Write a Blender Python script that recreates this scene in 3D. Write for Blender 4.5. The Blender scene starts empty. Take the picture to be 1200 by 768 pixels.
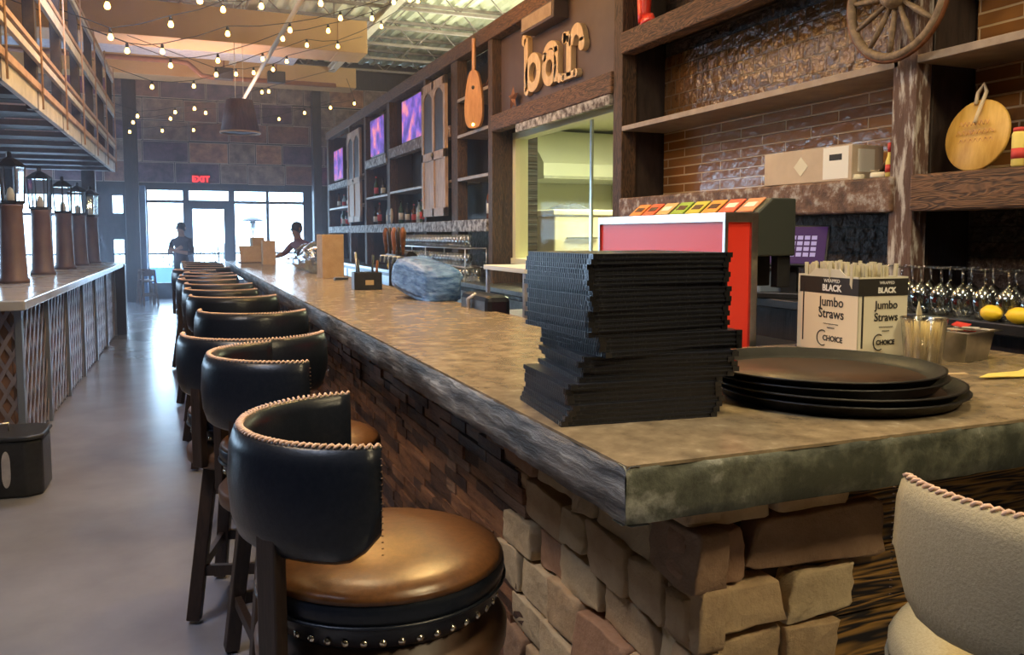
import bpy, bmesh, math, random
from mathutils import Vector, Matrix
random.seed(11)
sc = bpy.context.scene
C = sc.collection
PI = math.pi
R = math.radians

# ---------------------------------------------------------------- camera
cam = bpy.data.cameras.new('camera'); cam.lens = 29.25; cam.sensor_width = 36; cam.shift_y = -34/1200
cam.clip_start = .05; cam.clip_end = 200
camo = bpy.data.objects.new('camera', cam); C.objects.link(camo)
camo.location = (0, 0, 1.5)
camo.rotation_euler = (R(90-4.3987), 0, -R(22.0459))
sc.camera = camo
# ---------------------------------------------------------------- view and world
sc.view_settings.view_transform = 'Standard'; sc.view_settings.look = 'None'
sc.view_settings.gamma = 1; sc.view_settings.exposure = 0.16
sc.view_settings.use_curve_mapping = False
w = bpy.data.worlds.new('world'); sc.world = w; w.use_nodes = True
bg = w.node_tree.nodes['Background']; bg.inputs[0].default_value = (.50, .73, 1, 1); bg.inputs[1].default_value = 15
def area(name, loc, size, power, color, rot=(0, 0, 0), sy=None, portal=False, spread=None):
    l = bpy.data.lights.new(name, 'AREA'); l.shape = 'RECTANGLE'; l.size = size; l.size_y = sy or size
    l.energy = power; l.color = color
    if spread: l.spread = spread
    if portal: l.cycles.is_portal = True
    o = bpy.data.objects.new(name, l); C.objects.link(o); o.location = loc; o.rotation_euler = rot
    return o
# portals at the glazed openings only steer the sampling of daylight
area('window_portal', (1.2, 21.25, 1.3), 3.8, 1, (1, 1, 1), (R(-90), 0, 0), 2.6, True)
area('window_portal', (-3.5, 21.25, 1.6), 5.0, 1, (1, 1, 1), (R(-90), 0, 0), 1.9, True)
area('window_portal', (-8.2, 16.9, 1.95), 1.9, 1, (1, 1, 1), (0, R(-90), 0), 8, True)
def point(name, loc, power, color, r=.06):
    l = bpy.data.lights.new(name, 'POINT'); l.energy = power; l.color = color; l.shadow_soft_size = r
    o = bpy.data.objects.new(name, l); C.objects.link(o); o.location = loc; return o
WARM = (1, .66, .28)
# warm lamps over the bar (above the frame), added fill lights, the kitchen light
area('bar_lamp_and_fill', (1.5, .9, 3.9), .5, 46, (1, .78, .42), (0, 0, 0))
area('bar_lamp_and_fill', (.5, 3.8, 4.2), .6, 30, (1, .74, .42), (0, 0, 0))
area('bar_lamp_and_fill', (.9, 8.0, 4.2), .8, 55, (1, .70, .45), (0, 0, 0))
area('hall_cool_fill', (-1.8, 1.5, 4.6), 1.2, 80, (.66, .76, 1), (0, 0, 0))  # added cool fill that turns the floor blue-grey
area('bar_lamp_and_fill', (-1.1, 2.6, 3.9), .4, 42, (1, .72, .42), (0, R(-28), 0))  # added fill aimed at the bar front to warm stones and mosaic
area('hall_cool_fill', (-.6, 7.5, 4.6), 1.2, 80, (.55, .70, 1), (0, 0, 0))  # second added cool fill, further down the hall
area('shelf_lamp', (1.7, 4.0, 3.9), .45, 60, (1, .62, .22), (0, R(40), 0))
for p_ in ((.1, 6.9, 3.62), (.9, 7.0, 3.66), (1.5, 6.8, 3.7), (2.0, 6.9, 3.78), (-.7, 6.9, 3.6), (1.2, 6.2, 3.45), (.4, 6.0, 3.9)): point('tile_glint_light', p_, 22, (1, .48, .09), .09)  # added bare lights without bulbs, placed to glint in the glossy tiles
area('bar_lamp_and_fill', (2.0, -1.0, 3.6), .5, 60, (1, .82, .50), (R(25), 0, 0))  # added fill that brightens the scorched boards and the short stone face
area('kitchen_lamp', (4.9, 8.2, 3.05), 1.6, 190, (.98, 1, .62), (0, 0, 0))
area('ceiling_fill', (5.2, 10, 3.9), 1.5, 620, (.97, 1, .74), (R(180), 0, 0), 12)  # added upward fill, brightens the roof deck on the right
area('ceiling_fill', (.5, 16, 3.7), 2.0, 90, (1, .62, .40), (R(180), 0, 0), 4)  # added upward fill in the far hall, warms roof and ducts

# ---------------------------------------------------------------- materials
M = {}
def principled(name, col, rough=.6, metal=0, spec=None):
    m = bpy.data.materials.new(name); m.use_nodes = True
    b = m.node_tree.nodes['Principled BSDF']
    b.inputs['Base Color'].default_value = (*col, 1); b.inputs['Roughness'].default_value = rough
    b.inputs['Metallic'].default_value = metal
    if spec is not None: b.inputs['Specular IOR Level'].default_value = spec
    M[name] = m
    return m, m.node_tree, b
def noisy(name, c1, c2, scale=8, rough=.6, metal=0, bump=.1, stretch=(1, 1, 1), detail=6, mid=(.35, .65), c3=None, rvar=0, spec=None):
    m, nt, b = principled(name, c1, rough, metal, spec)
    N = nt.nodes; L = nt.links
    tc = N.new('ShaderNodeTexCoord'); mp = N.new('ShaderNodeMapping'); mp.inputs['Scale'].default_value = stretch
    L.new(tc.outputs['Object'], mp.inputs[0])
    no = N.new('ShaderNodeTexNoise'); no.inputs['Scale'].default_value = scale; no.inputs['Detail'].default_value = detail
    no.inputs['Roughness'].default_value = .62
    L.new(mp.outputs[0], no.inputs['Vector'])
    cr = N.new('ShaderNodeValToRGB'); e = cr.color_ramp.elements
    e[0].position = mid[0]; e[0].color = (*c1, 1); e[1].position = mid[1]; e[1].color = (*c2, 1)
    if c3: k = e.new(min(.97, mid[1]+.12)); k.color = (*c3, 1)
    L.new(no.outputs['Fac'], cr.inputs[0]); L.new(cr.outputs[0], b.inputs['Base Color'])
    if bump:
        bp = N.new('ShaderNodeBump'); bp.inputs['Strength'].default_value = bump; bp.inputs['Distance'].default_value = .02
        L.new(no.outputs['Fac'], bp.inputs['Height']); L.new(bp.outputs[0], b.inputs['Normal'])
    if rvar:
        mr = N.new('ShaderNodeMapRange'); mr.inputs['To Min'].default_value = rough-rvar; mr.inputs['To Max'].default_value = rough+rvar
        L.new(no.outputs['Fac'], mr.inputs[0]); L.new(mr.outputs[0], b.inputs['Roughness'])
    return m
def emit(name, col, s):
    m = bpy.data.materials.new(name); m.use_nodes = True
    b = m.node_tree.nodes['Principled BSDF']; b.inputs['Base Color'].default_value = (*col, 1)
    b.inputs['Emission Color'].default_value = (*col, 1); b.inputs['Emission Strength'].default_value = s
    M[name] = m; return m
def glass(name, col=(1, 1, 1), mixv=.12, rough=.05, edge=.7):
    m = bpy.data.materials.new(name); m.use_nodes = True; nt = m.node_tree; N = nt.nodes
    N.remove(N['Principled BSDF'])
    t = N.new('ShaderNodeBsdfTransparent'); t.inputs[0].default_value = (*col, 1)
    g = N.new('ShaderNodeBsdfGlossy'); g.inputs['Roughness'].default_value = rough
    lw = N.new('ShaderNodeLayerWeight'); lw.inputs[0].default_value = .35
    ma = N.new('ShaderNodeMath'); ma.operation = 'MULTIPLY_ADD'; ma.inputs[1].default_value = edge; ma.inputs[2].default_value = mixv
    nt.links.new(lw.outputs['Facing'], ma.inputs[0])
    x = N.new('ShaderNodeMixShader'); nt.links.new(ma.outputs[0], x.inputs[0]); nt.links.new(t.outputs[0], x.inputs[1]); nt.links.new(g.outputs[0], x.inputs[2])
    nt.links.new(x.outputs[0], N['Material Output'].inputs[0]); M[name] = m; return m

noisy('leather', (.007, .010, .018), (.012, .015, .024), 90, .30, bump=.06, spec=.35)
noisy('seat_leather', (.085, .036, .014), (.13, .055, .02), 60, .28, bump=.05)
noisy('cream_fabric', (.36, .31, .20), (.43, .37, .25), 220, .9, bump=.25)
principled('stitch', (.66, .44, .33), .5)
principled('nail', (.75, .68, .55), .25, 1)
noisy('dark_wood', (.018, .011, .009), (.035, .02, .015), 14, .45, stretch=(6, 6, 1), bump=.1)
noisy('ring_wood', (.06, .03, .018), (.11, .055, .03), 10, .4, bump=.05)
noisy('counter_top', (.185, .14, .09), (.32, .245, .155), 16, .23, bump=.02, detail=15, mid=(.34, .60), c3=(.44, .37, .25), rvar=.10)
noisy('counter_edge', (.045, .05, .036), (.13, .135, .10), 11, .55, bump=.5, detail=15, mid=(.42, .58), c3=(.42, .42, .36))
noisy('counter_edge_long', (.06, .065, .07), (.24, .24, .235), 11, .45, bump=.8, stretch=(1, .30, 2.2), detail=14, mid=(.42, .60), c3=(.62, .62, .60))
for i, (a, b_) in enumerate([((.40, .26, .14), (.60, .43, .25)), ((.30, .16, .09), (.46, .27, .16)), ((.46, .34, .20), (.64, .50, .31)), ((.26, .15, .085), (.40, .25, .15))]):
    noisy('stone%d' % i, a, b_, 9, .85, bump=.9, detail=12, mid=(.25, .75))
principled('mortar', (.07, .05, .03), .95)
for i, (a, b_) in enumerate([((.09, .04, .02), (.30, .14, .065)), ((.13, .055, .028), (.38, .18, .085)), ((.04, .022, .016), (.14, .07, .04)), ((.15, .08, .045), (.36, .22, .14))]):
    noisy('mosaic%d' % i, a, b_, 11, .5, bump=.8, stretch=(1, .5, 2), detail=9)
def woodgrain(name, c1, c2, scale=3, axis=(1, 8, 8), rough=.6, dist=6, bump=.4):
    m, nt, b = principled(name, c1, rough); N = nt.nodes; L = nt.links
    tc = N.new('ShaderNodeTexCoord'); mp = N.new('ShaderNodeMapping'); mp.inputs['Scale'].default_value = axis
    wv = N.new('ShaderNodeTexNoise'); wv.inputs['Scale'].default_value = scale; wv.inputs['Detail'].default_value = 3; wv.inputs['Distortion'].default_value = dist*.2
    L.new(tc.outputs['Object'], mp.inputs[0]); L.new(mp.outputs[0], wv.inputs['Vector'])
    ml = N.new('ShaderNodeMath'); ml.operation = 'MULTIPLY'; ml.inputs[1].default_value = 9
    fr = N.new('ShaderNodeMath'); fr.operation = 'PINGPONG'; fr.inputs[1].default_value = .5
    L.new(wv.outputs['Fac'], ml.inputs[0]); L.new(ml.outputs[0], fr.inputs[0])
    cr = N.new('ShaderNodeValToRGB'); e = cr.color_ramp.elements
    e[0].position = .08; e[0].color = (*c1, 1); e[1].position = .42; e[1].color = (*c2, 1)
    L.new(fr.outputs[0], cr.inputs[0]); L.new(cr.outputs[0], b.inputs['Base Color'])
    bp = N.new('ShaderNodeBump'); bp.inputs['Strength'].default_value = bump; bp.inputs['Distance'].default_value = .01
    L.new(fr.outputs[0], bp.inputs['Height']); L.new(bp.outputs[0], b.inputs['Normal'])
    return m
woodgrain('burnt_wood', (.010, .006, .004), (.36, .19, .045), 1.6, (.7, 3, 10), .5, 3)
woodgrain('beam_wood', (.045, .022, .012), (.17, .082, .038), 3.0, (3, .8, 7), .7)
woodgrain('post_wood', (.03, .016, .01), (.10, .052, .028), 3.0, (7, 7, .7), .7)
noisy('barn_wood', (.075, .038, .028), (.12, .065, .05), 9, .75, bump=.7, stretch=(3, 3, .6), detail=12, mid=(.3, .50), c3=(.50, .46, .43))
woodgrain('barn_wood_old', (.10, .045, .03), (.34, .30, .27), 3.5, (7, 7, 1.1), .75, 9, .8)
noisy('white_beam', (.06, .04, .03), (.50, .48, .46), 16, .7, bump=.6, mid=(.4, .62), detail=10)
noisy('low_beam', (.07, .035, .022), (.17, .09, .055), 14, .65, bump=.8, detail=12, mid=(.35, .52), c3=(.40, .36, .33))
noisy('panel_dark', (.020, .014, .013), (.045, .03, .026), 7, .5, bump=.2, stretch=(3, 3, .7))
noisy('sign_panel', (.075, .048, .045), (.10, .065, .06), 3, .6, bump=.05)
noisy('shelf_edge', (.26, .19, .14), (.36, .28, .21), 9, .5, bump=.1)
noisy('pale_wood', (.52, .36, .20), (.66, .50, .31), 5, .55, stretch=(5, 5, 1), bump=.1)
noisy('shutter', (.30, .18, .12), (.50, .35, .24), 6, .6, stretch=(6, 6, .8), bump=.3)
noisy('yellow_wood', (.55, .30, .05), (.72, .44, .10), 5, .45, stretch=(5, 5, 1), bump=.1)
noisy('instrument_wood', (.45, .20, .06), (.62, .32, .12), 5, .35, stretch=(5, 5, 1), bump=.05)
noisy('rust_metal', (.10, .035, .015), (.26, .10, .04), 14, .6, .6)
noisy('wheel_wood', (.12, .08, .05), (.26, .18, .11), 10, .6, stretch=(1, 3, 3), bump=.3)
noisy('concrete_floor', (.155, .165, .21), (.225, .235, .29), 1.3, .24, bump=.02, detail=8, mid=(.3, .7), rvar=.06)
noisy('duct_tan', (.50, .28, .11), (.58, .34, .15), 1.5, .6, bump=.03)
noisy('steel', (.42, .42, .42), (.55, .55, .54), 20, .28, 1, bump=.03)
noisy('galv', (.35, .33, .38), (.52, .50, .52), 12, .5, .6, bump=.1)
noisy('pipe_brown', (.22, .075, .035), (.30, .11, .05), 8, .5)
noisy('black_plastic', (.012, .013, .016), (.02, .021, .025), 30, .35)
noisy('menu_cover', (.010, .012, .020), (.018, .020, .030), 60, .30, bump=.1)
noisy('menu_pages', (.02, .022, .026), (.13, .13, .13), 55, .35, stretch=(3, 3, .2), bump=.0, mid=(.55, .75))
noisy('tray', (.028, .015, .010), (.07, .036, .022), 6, .42, bump=.08, detail=9)
noisy('tray_rim', (.010, .009, .009), (.018, .016, .015), 30, .4)
principled('red_panel', (.80, .045, .025), .35)
principled('green_box', (.035, .042, .038), .5)
principled('white_card', (.70, .66, .53), .7)
principled('tan_card', (.62, .50, .34), .8)
principled('cream_card', (.80, .68, .50), .7)
noisy('cardboard', (.42, .29, .18), (.50, .36, .23), 10, .85)
noisy('box_pale', (.50, .40, .31), (.58, .47, .37), 6, .8)
principled('ink', (.02, .018, .016), .6)
principled('white', (.78, .77, .72), .5)
principled('paper_white', (.80, .79, .76), .8)
principled('straw_paper', (.60, .55, .40), .8)
principled('toothpick', (.78, .62, .26), .6)
principled('yellow_paper', (.78, .62, .16), .7)
principled('lemon', (.90, .62, .03), .45)
noisy('bag_plastic', (.50, .56, .62), (.72, .76, .80), 12, .2, bump=.8)
noisy('blue_wrap', (.03, .10, .30), (.16, .32, .65), 14, .25, bump=.6, stretch=(1, 1, 3))
glass('clear_glass', (.93, .95, .95), .10)
glass('pane_glass', (.97, .99, .97), .002, .05, .02)
glass('window_glass', (.96, .98, .99), .008, .05, .08)
glass('cup_plastic', (.86, .86, .82), .14, .15)
principled('frame_metal', (.05, .045, .05), .45, .3)
principled('frame_blue', (.12, .22, .42), .5)
principled('black_metal', (.015, .014, .016), .4, .5)
noisy('mezz_metal', (.030, .024, .028), (.065, .05, .05), 9, .5, .3)
noisy('mezz_wood', (.42, .24, .15), (.60, .40, .28), 6, .6)
noisy('mezz_edge', (.50, .48, .46), (.72, .68, .64), 6, .5)
noisy('kitchen_wall', (.68, .66, .44), (.72, .70, .48), 1.2, .6, bump=0)
principled('kitchen_white', (.80, .80, .68), .4)
principled('freezer', (.72, .64, .45), .45)
noisy('dark_cloth', (.03, .03, .03), (.07, .07, .07), 14, .9, bump=.5)
noisy('lattice', (.22, .20, .25), (.38, .34, .40), 8, .35, .6)
principled('lattice_back', (.20, .105, .075), .8)
principled('strut_blue', (.20, .24, .33), .4, .5)
noisy('left_top', (.28, .28, .30), (.38, .37, .38), 4, .22, bump=.006)
noisy('column_brown', (.085, .05, .05), (.13, .08, .075), 5, .5)
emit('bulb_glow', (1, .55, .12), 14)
emit('exit_red', (1, .03, .03), 2.2)
principled('exit_body', (.25, .02, .02), .5)
principled('skin', (.32, .18, .13), .6); principled('shirt_dark', (.05, .04, .055), .9); principled('pants_dark', (.02, .02, .03), .9)
principled('shirt_maroon', (.17, .06, .065), .9); principled('hair', (.02, .015, .012), .8)
noisy('patio', (.42, .45, .50), (.52, .55, .60), 2, .8)
principled('patio_blue', (.16, .32, .62), .6)
noisy('leaf_green', (.05, .09, .03), (.10, .15, .05), 20, .6)
noisy('roof_deck', (.46, .46, .33), (.60, .60, .44), 2, .55, .1, bump=.05)
noisy('roof_steel', (.16, .13, .12), (.26, .21, .19), 6, .5, .3)
principled('roof_beam', (.62, .56, .46), .5)
principled('cord_cream', (.65, .52, .34), .7); principled('cork', (.5, .36, .2), .8)
principled('bottle_amber', (.10, .03, .012), .15); principled('bottle_green', (.03, .07, .025), .15); principled('bottle_dark', (.015, .012, .012), .15)
principled('bottle_clear', (.42, .50, .52), .12); principled('label_white', (.7, .66, .58), .7); principled('label_red', (.6, .05, .04), .6)
for i, c in enumerate([(.75, .22, .05), (.80, .10, .04), (.62, .38, .16), (.28, .42, .05), (.55, .48, .06), (.80, .30, .05), (.80, .10, .05), (.62, .24, .12)]): principled('flavour%d' % i, c, .4)

# glossy tile wall
def tilewall(name, c1, c2, mortar, scale, bw, rh, rough=.2, bump=.05):
    m, nt, b = principled(name, c1, rough); N = nt.nodes; L = nt.links
    tc = N.new('ShaderNodeTexCoord'); sx = N.new('ShaderNodeSeparateXYZ'); cb = N.new('ShaderNodeCombineXYZ')
    L.new(tc.outputs['Object'], sx.inputs[0]); L.new(sx.outputs['Y'], cb.inputs['X']); L.new(sx.outputs['Z'], cb.inputs['Y'])
    br = N.new('ShaderNodeTexBrick'); br.inputs['Scale'].default_value = scale; br.inputs['Brick Width'].default_value = bw; br.inputs['Row Height'].default_value = rh
    br.inputs['Color1'].default_value = (*c1, 1); br.inputs['Color2'].default_value = (*c2, 1); br.inputs['Mortar'].default_value = (*mortar, 1)
    br.inputs['Mortar Size'].default_value = .006; br.inputs['Mortar Smooth'].default_value = .3
    L.new(cb.outputs[0], br.inputs['Vector']); L.new(br.outputs['Color'], b.inputs['Base Color'])
    no = N.new('ShaderNodeTexNoise'); no.inputs['Scale'].default_value = 16; no.inputs['Detail'].default_value = 4
    L.new(cb.outputs[0], no.inputs['Vector'])
    b1 = N.new('ShaderNodeBump'); b1.inputs['Strength'].default_value = .9; b1.inputs['Distance'].default_value = bump
    L.new(no.outputs['Fac'], b1.inputs['Height'])
    b2 = N.new('ShaderNodeBump'); b2.inputs['Strength'].default_value = 1; b2.inputs['Distance'].default_value = -.008
    L.new(br.outputs['Fac'], b2.inputs['Height']); L.new(b1.outputs[0], b2.inputs['Normal']); L.new(b2.outputs[0], b.inputs['Normal'])
    return m
tilewall('tile_square', (.10, .05, .02), (.16, .08, .03), (.16, .11, .07), 1, .11, .10, .13, .022)
tilewall('tile_long', (.24, .10, .03), (.32, .145, .045), (.60, .42, .25), 1, .42, .062, .15, .004)
tilewall('back_wall_brick', (.05, .035, .03), (.08, .05, .04), (.05, .04, .035), 1, .22, .07, .5)

# ---------------------------------------------------------------- mesh builder
class MB:
    def __init__(s): s.v = []; s.f = []; s.m = []; s.sm = []
    def add(s, vs, fs, mi=0, smooth=False):
        o = len(s.v); s.v += [tuple(v) for v in vs]; s.f += [tuple(i+o for i in f) for f in fs]
        s.m += [mi]*len(fs); s.sm += [smooth]*len(fs); return s
    def box(s, x0, x1, y0, y1, z0, z1, mi=0):
        vs = [(x, y, z) for z in (z0, z1) for y in (y0, y1) for x in (x0, x1)]
        return s.add(vs, [(0, 2, 3, 1), (4, 5, 7, 6), (0, 1, 5, 4), (2, 6, 7, 3), (0, 4, 6, 2), (1, 3, 7, 5)], mi)
    def obox(s, c, half, rot, mi=0):           # rotated box
        m = Matrix.Rotation(rot[2], 3, 'Z') @ Matrix.Rotation(rot[1], 3, 'Y') @ Matrix.Rotation(rot[0], 3, 'X')
        t = MB().box(-half[0], half[0], -half[1], half[1], -half[2], half[2])
        return s.add([Vector(c) + m @ Vector(v) for v in t.v], t.f, mi)
    def beam(s, a, b, w_, h_, mi=0, up=(0, 0, 1)):
        a = Vector(a); b = Vector(b); d = (b-a).normalized(); u = Vector(up)
        if abs(d.dot(u)) > .98: u = Vector((1, 0, 0))
        r = d.cross(u).normalized()*w_/2; u = r.cross(d).normalized()*h_/2
        vs = [p+x*r+y*u for p in (a, b) for x, y in ((-1, -1), (1, -1), (1, 1), (-1, 1))]
        return s.add(vs, [(0, 1, 2, 3), (7, 6, 5, 4), (0, 4, 5, 1), (1, 5, 6, 2), (2, 6, 7, 3), (3, 7, 4, 0)], mi)
    def tube(s, pts, r, n=8, mi=0, closed=False, caps=True, radii=None):
        pts = [Vector(p) for p in pts]; N = len(pts); vs = []; fs = []
        prev = None
        for i, p in enumerate(pts):
            if closed: d = pts[(i+1) % N]-pts[i-1]
            else: d = pts[min(i+1, N-1)]-pts[max(i-1, 0)]
            d = d.normalized() if d.length > 1e-9 else Vector((0, 0, 1))
            if prev is None:
                a = Vector((0, 0, 1)) if abs(d.z) < .9 else Vector((1, 0, 0)); u = d.cross(a).normalized()
            else: u = (prev-d*prev.dot(d)).normalized()
            prev = u; v = d.cross(u); rr = radii[i] if radii else r
            vs += [p+(u*math.cos(2*PI*k/n)+v*math.sin(2*PI*k/n))*rr for k in range(n)]
        for i in range(N if closed else N-1):
            j = (i+1) % N
            fs += [(i*n+k, i*n+(k+1) % n, j*n+(k+1) % n, j*n+k) for k in range(n)]
        s.add(vs, fs, mi, True)
        if caps and not closed:
            o = len(s.v)-len(vs)
            s.f += [tuple(o+k for k in reversed(range(n))), tuple(o+(N-1)*n+k for k in range(n))]; s.m += [mi, mi]; s.sm += [False, False]
        return s
    def lathe(s, prof, c=(0, 0, 0), n=24, mi=0, sx=1, sy=1, smooth=True, axis=None):
        vs = []; fs = []
        for r, z in prof:
            vs += [(c[0]+r*math.cos(2*PI*k/n)*sx, c[1]+r*math.sin(2*PI*k/n)*sy, c[2]+z) for k in range(n)]
        for i in range(len(prof)-1):
            fs += [(i*n+k, i*n+(k+1) % n, (i+1)*n+(k+1) % n, (i+1)*n+k) for k in range(n)]
        if prof[0][0] > 1e-4: fs.append(tuple(reversed(range(n))))
        if prof[-1][0] > 1e-4: fs.append(tuple((len(prof)-1)*n+k for k in range(n)))
        if axis: vs = [Vector(c)+axis @ (Vector(v)-Vector(c)) for v in vs]
        return s.add(vs, fs, mi, smooth)
    def prism(s, poly, z0, z1, mi=0, T=None, smooth=False):
        n = len(poly); vs = [(x, y, z0) for x, y in poly]+[(x, y, z1) for x, y in poly]
        if T: vs = [T(v) for v in vs]
        fs = [tuple(reversed(range(n))), tuple(range(n, 2*n))]+[(k, (k+1) % n, n+(k+1) % n, n+k) for k in range(n)]
        return s.add(vs, fs, mi, smooth)
    def build(s, name, mats, parent=None, bevel=0, subsurf=0, seg=2, tri=False):
        me = bpy.data.meshes.new(name); me.from_pydata(s.v, [], s.f)
        if isinstance(mats, str): mats = [mats]
        for mm in mats: me.materials.append(M[mm])
        for p, mi, sm in zip(me.polygons, s.m, s.sm): p.material_index = mi; p.use_smooth = sm
        bm = bmesh.new(); bm.from_mesh(me); bmesh.ops.recalc_face_normals(bm, faces=bm.faces)
        bm.to_mesh(me); bm.free(); me.update()
        o = bpy.data.objects.new(name, me); C.objects.link(o)
        if parent: o.parent = parent
        if bevel:
            b = o.modifiers.new('bevel', 'BEVEL'); b.width = bevel; b.segments = seg; b.limit_method = 'ANGLE'; b.angle_limit = R(40)
        if subsurf:
            b = o.modifiers.new('sub', 'SUBSURF'); b.levels = subsurf; b.render_levels = subsurf
        return o
def tag(o, label, cat, group=None, kind=None):
    o['label'] = label; o['category'] = cat
    if group: o['group'] = group
    if kind: o['kind'] = kind
    return o
def thing(name, label, cat, loc=(0, 0, 0), rz=0, group=None):
    o = bpy.data.objects.new(name, None); C.objects.link(o); o.location = loc; o.rotation_euler = (0, 0, rz); o.empty_display_size = .1
    return tag(o, label, cat, group)
def struct(o, label=None, cat=None):
    o['kind'] = 'structure'
    if label: o['label'] = label
    if cat: o['category'] = cat
    return o
def dup(root, loc, rz, label=None, group=None, skip=()):
    r = root.copy(); C.objects.link(r); r.location = loc; r.rotation_euler = (0, 0, rz)
    if label: r['label'] = label
    if group: r['group'] = group
    for ch in list(root.children):
        if ch.name.split('.')[0] in skip: continue
        c = ch.copy(); C.objects.link(c); c.parent = r
        for g in ch.children:
            d = g.copy(); C.objects.link(d); d.parent = c
    return r
ORD = ['first', 'second', 'third', 'fourth', 'fifth', 'sixth', 'seventh', 'eighth', 'ninth', 'tenth', 'eleventh', 'twelfth', 'thirteenth', 'fourteenth', 'fifteenth', 'sixteenth',
       'seventeenth', 'eighteenth', 'nineteenth', 'twentieth']
ORD += ['twenty-'+k for k in ORD[:9]]+['thirtieth']+['thirty-'+k for k in ORD[:9]]+['fortieth']

# ================================================================ SETTING
struct(MB().box(-8, 12, -4, 21.2, -.1, 0).build('floor', 'concrete_floor'), 'polished grey concrete floor running the length of the hall', 'floor')
# wall behind the back bar, with the opening of the serving window (Y 5.44..7.94, z 1.2..2.52)
wr = MB()
wr.box(3.38, 3.5, -4, 2.75, 0, 3.6); wr.box(3.38, 3.5, 2.75, 5.44, 0, 3.6)
wr.box(3.38, 3.5, 5.44, 7.94, 0, 1.25); wr.box(3.38, 3.5, 5.44, 7.94, 2.52, 3.6); wr.box(3.38, 3.5, 7.94, 18.3, 0, 3.6)
struct(wr.build('wall_right', 'back_wall_brick'), 'dark brick wall behind the back bar shelves', 'wall')
# far wall
wf = MB()
def wfb(x0, x1, z0, z1): wf.box(x0, x1, 21.1, 21.3, z0, z1)
wfb(-8, 12, 2.60, 5.8); wfb(-.86, -.62, 0, 2.6); wfb(3.05, 12, 0, 2.6); wfb(-8, -7.5, 0, 2.6); wfb(-8, -.86, 0, .75)
wfb(-1.62, -1.35, .75, 2.6); wfb(-1.35, -.86, 1.45, 1.92); wfb(-1.0, -.86, .75, 2.6); wfb(-7.5, -.86, 2.46, 2.6)
struct(wf.build('wall_far', 'panel_dark'), 'dark far wall above and beside the glazed entrance', 'wall')
wl = MB()
wl.box(-8.2, -8, -4, 21.3, 0, 1.0); wl.box(-8.2, -8, -4, 21.3, 2.9, 5.8)
wl.box(-8.2, -8, -4, 12.8, 1, 2.9)
for y in (12.8, 17, 20.9): wl.box(-8.2, -8, y, y+.4, 1, 2.9)
struct(wl.build('wall_left', 'panel_dark'), 'dark wall with tall windows on the far left side', 'wall')
struct(MB().box(-8.2, 12, -4.2, -4, 0, 5.8).build('wall_near', 'panel_dark'), 'dark wall closing the near end of the hall', 'wall')
struct(MB().box(12, 12.2, -4.2, 21.3, 0, 5.8).build('wall_east', 'duct_tan'), 'tan outer wall far beyond the back bar', 'wall')
# ceiling: ribbed deck with joists and beams
ce = MB(); x = -8.2; k = 0
prof = []
while x < 12: prof += [(x, 5.75), (x+.10, 5.75), (x+.14, 5.83), (x+.24, 5.83)]; x += .28
prof.append((12, 5.75))
for (xa, za), (xb, zb) in zip(prof, prof[1:]):
    ce.add([(xa, -4.2, za), (xb, -4.2, zb), (xb, 21.3, zb), (xa, 21.3, za)], [(0, 1, 2, 3)])
ce.box(-8.2, 12.2, -4.2, 21.3, 5.84, 5.95)
ceil = struct(ce.build('ceiling', 'roof_deck'), 'ribbed pale metal roof deck with open web joists', 'ceiling')
for j, y in enumerate([3+1.35*k for k in range(13)]):
    jo = MB()
    jo.beam((-8, y, 5.70), (11.9, y, 5.70), .07, .05); jo.beam((-8, y, 5.25), (11.9, y, 5.25), .07, .05)
    x = -8; up = False
    while x < 11.6: jo.tube([(x, y, 5.25 if not up else 5.7), (x+.45, y, 5.7 if not up else 5.25)], .012, 5); x += .45; up = not up
    jo.build('roof_joist', 'roof_steel', ceil)
for x in (1.25, 3.35, 5.6, -1.6):
    b = MB(); b.box(x-.07, x+.07, -4, 21.1, 5.10, 5.13); b.box(x-.012, x+.012, -4, 21.1, 5.13, 5.22); b.box(x-.07, x+.07, -4, 21.1, 5.2, 5.24)
    b.build('roof_beam', 'roof_beam', ceil)
# entrance glazing, far end
def window(name, x0, x1, z0, z1, y, mx, mz, label, fr='frame_metal', t=.035):
    o = MB()
    o.box(x0, x1, y-.05, y+.05, z1-t*2, z1); o.box(x0, x1, y-.05, y+.05, z0, z0+t*2)
    for x_ in [x0+t]+list(mx)+[x1-t]: o.box(x_-t, x_+t, y-.05, y+.05, z0, z1)
    for z_ in mz: o.box(x0, x1, y-.045, y+.045, z_-t, z_+t)
    f = struct(o.build(name, fr), label, 'window')
    g = MB().box(x0+t, x1-t, y-.004, y+.004, z0+t, z1-t).build('glass_pane', 'window_glass', f)
    return f
window('window_1', 1.30, 3.05, .35, 2.60, 21.15, (2.13,), (2.27,), 'tall two-bay window right of the entrance door')
window('window_2', -.62, .28, .30, 2.60, 21.15, (), (2.27,), 'tall narrow window left of the entrance door')
window('window_3', -7.5, -1.62, .75, 2.46, 21.15, (-6.5, -5.5, -4.5, -3.5, -2.55), (1.95,), 'long row of windows behind the left counter')
window('window_4', -1.35, -1.0, 1.92, 2.46, 21.15, (), (), 'small upper window between the dark piers')
window('window_5', -1.35, -1.0, .75, 1.45, 21.15, (), (), 'small lower window between the dark piers')
window('window_6', .28, 1.30, 2.24, 2.60, 21.15, (), (), 'transom window above the entrance door')
struct(MB().box(1.30, 3.05, 21.1, 21.25, 0, .35).box(-.62, .28, 21.1, 21.25, 0, .3).build('trim_1', 'frame_metal'), 'low sill panels below the entrance windows', 'trim')
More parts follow.
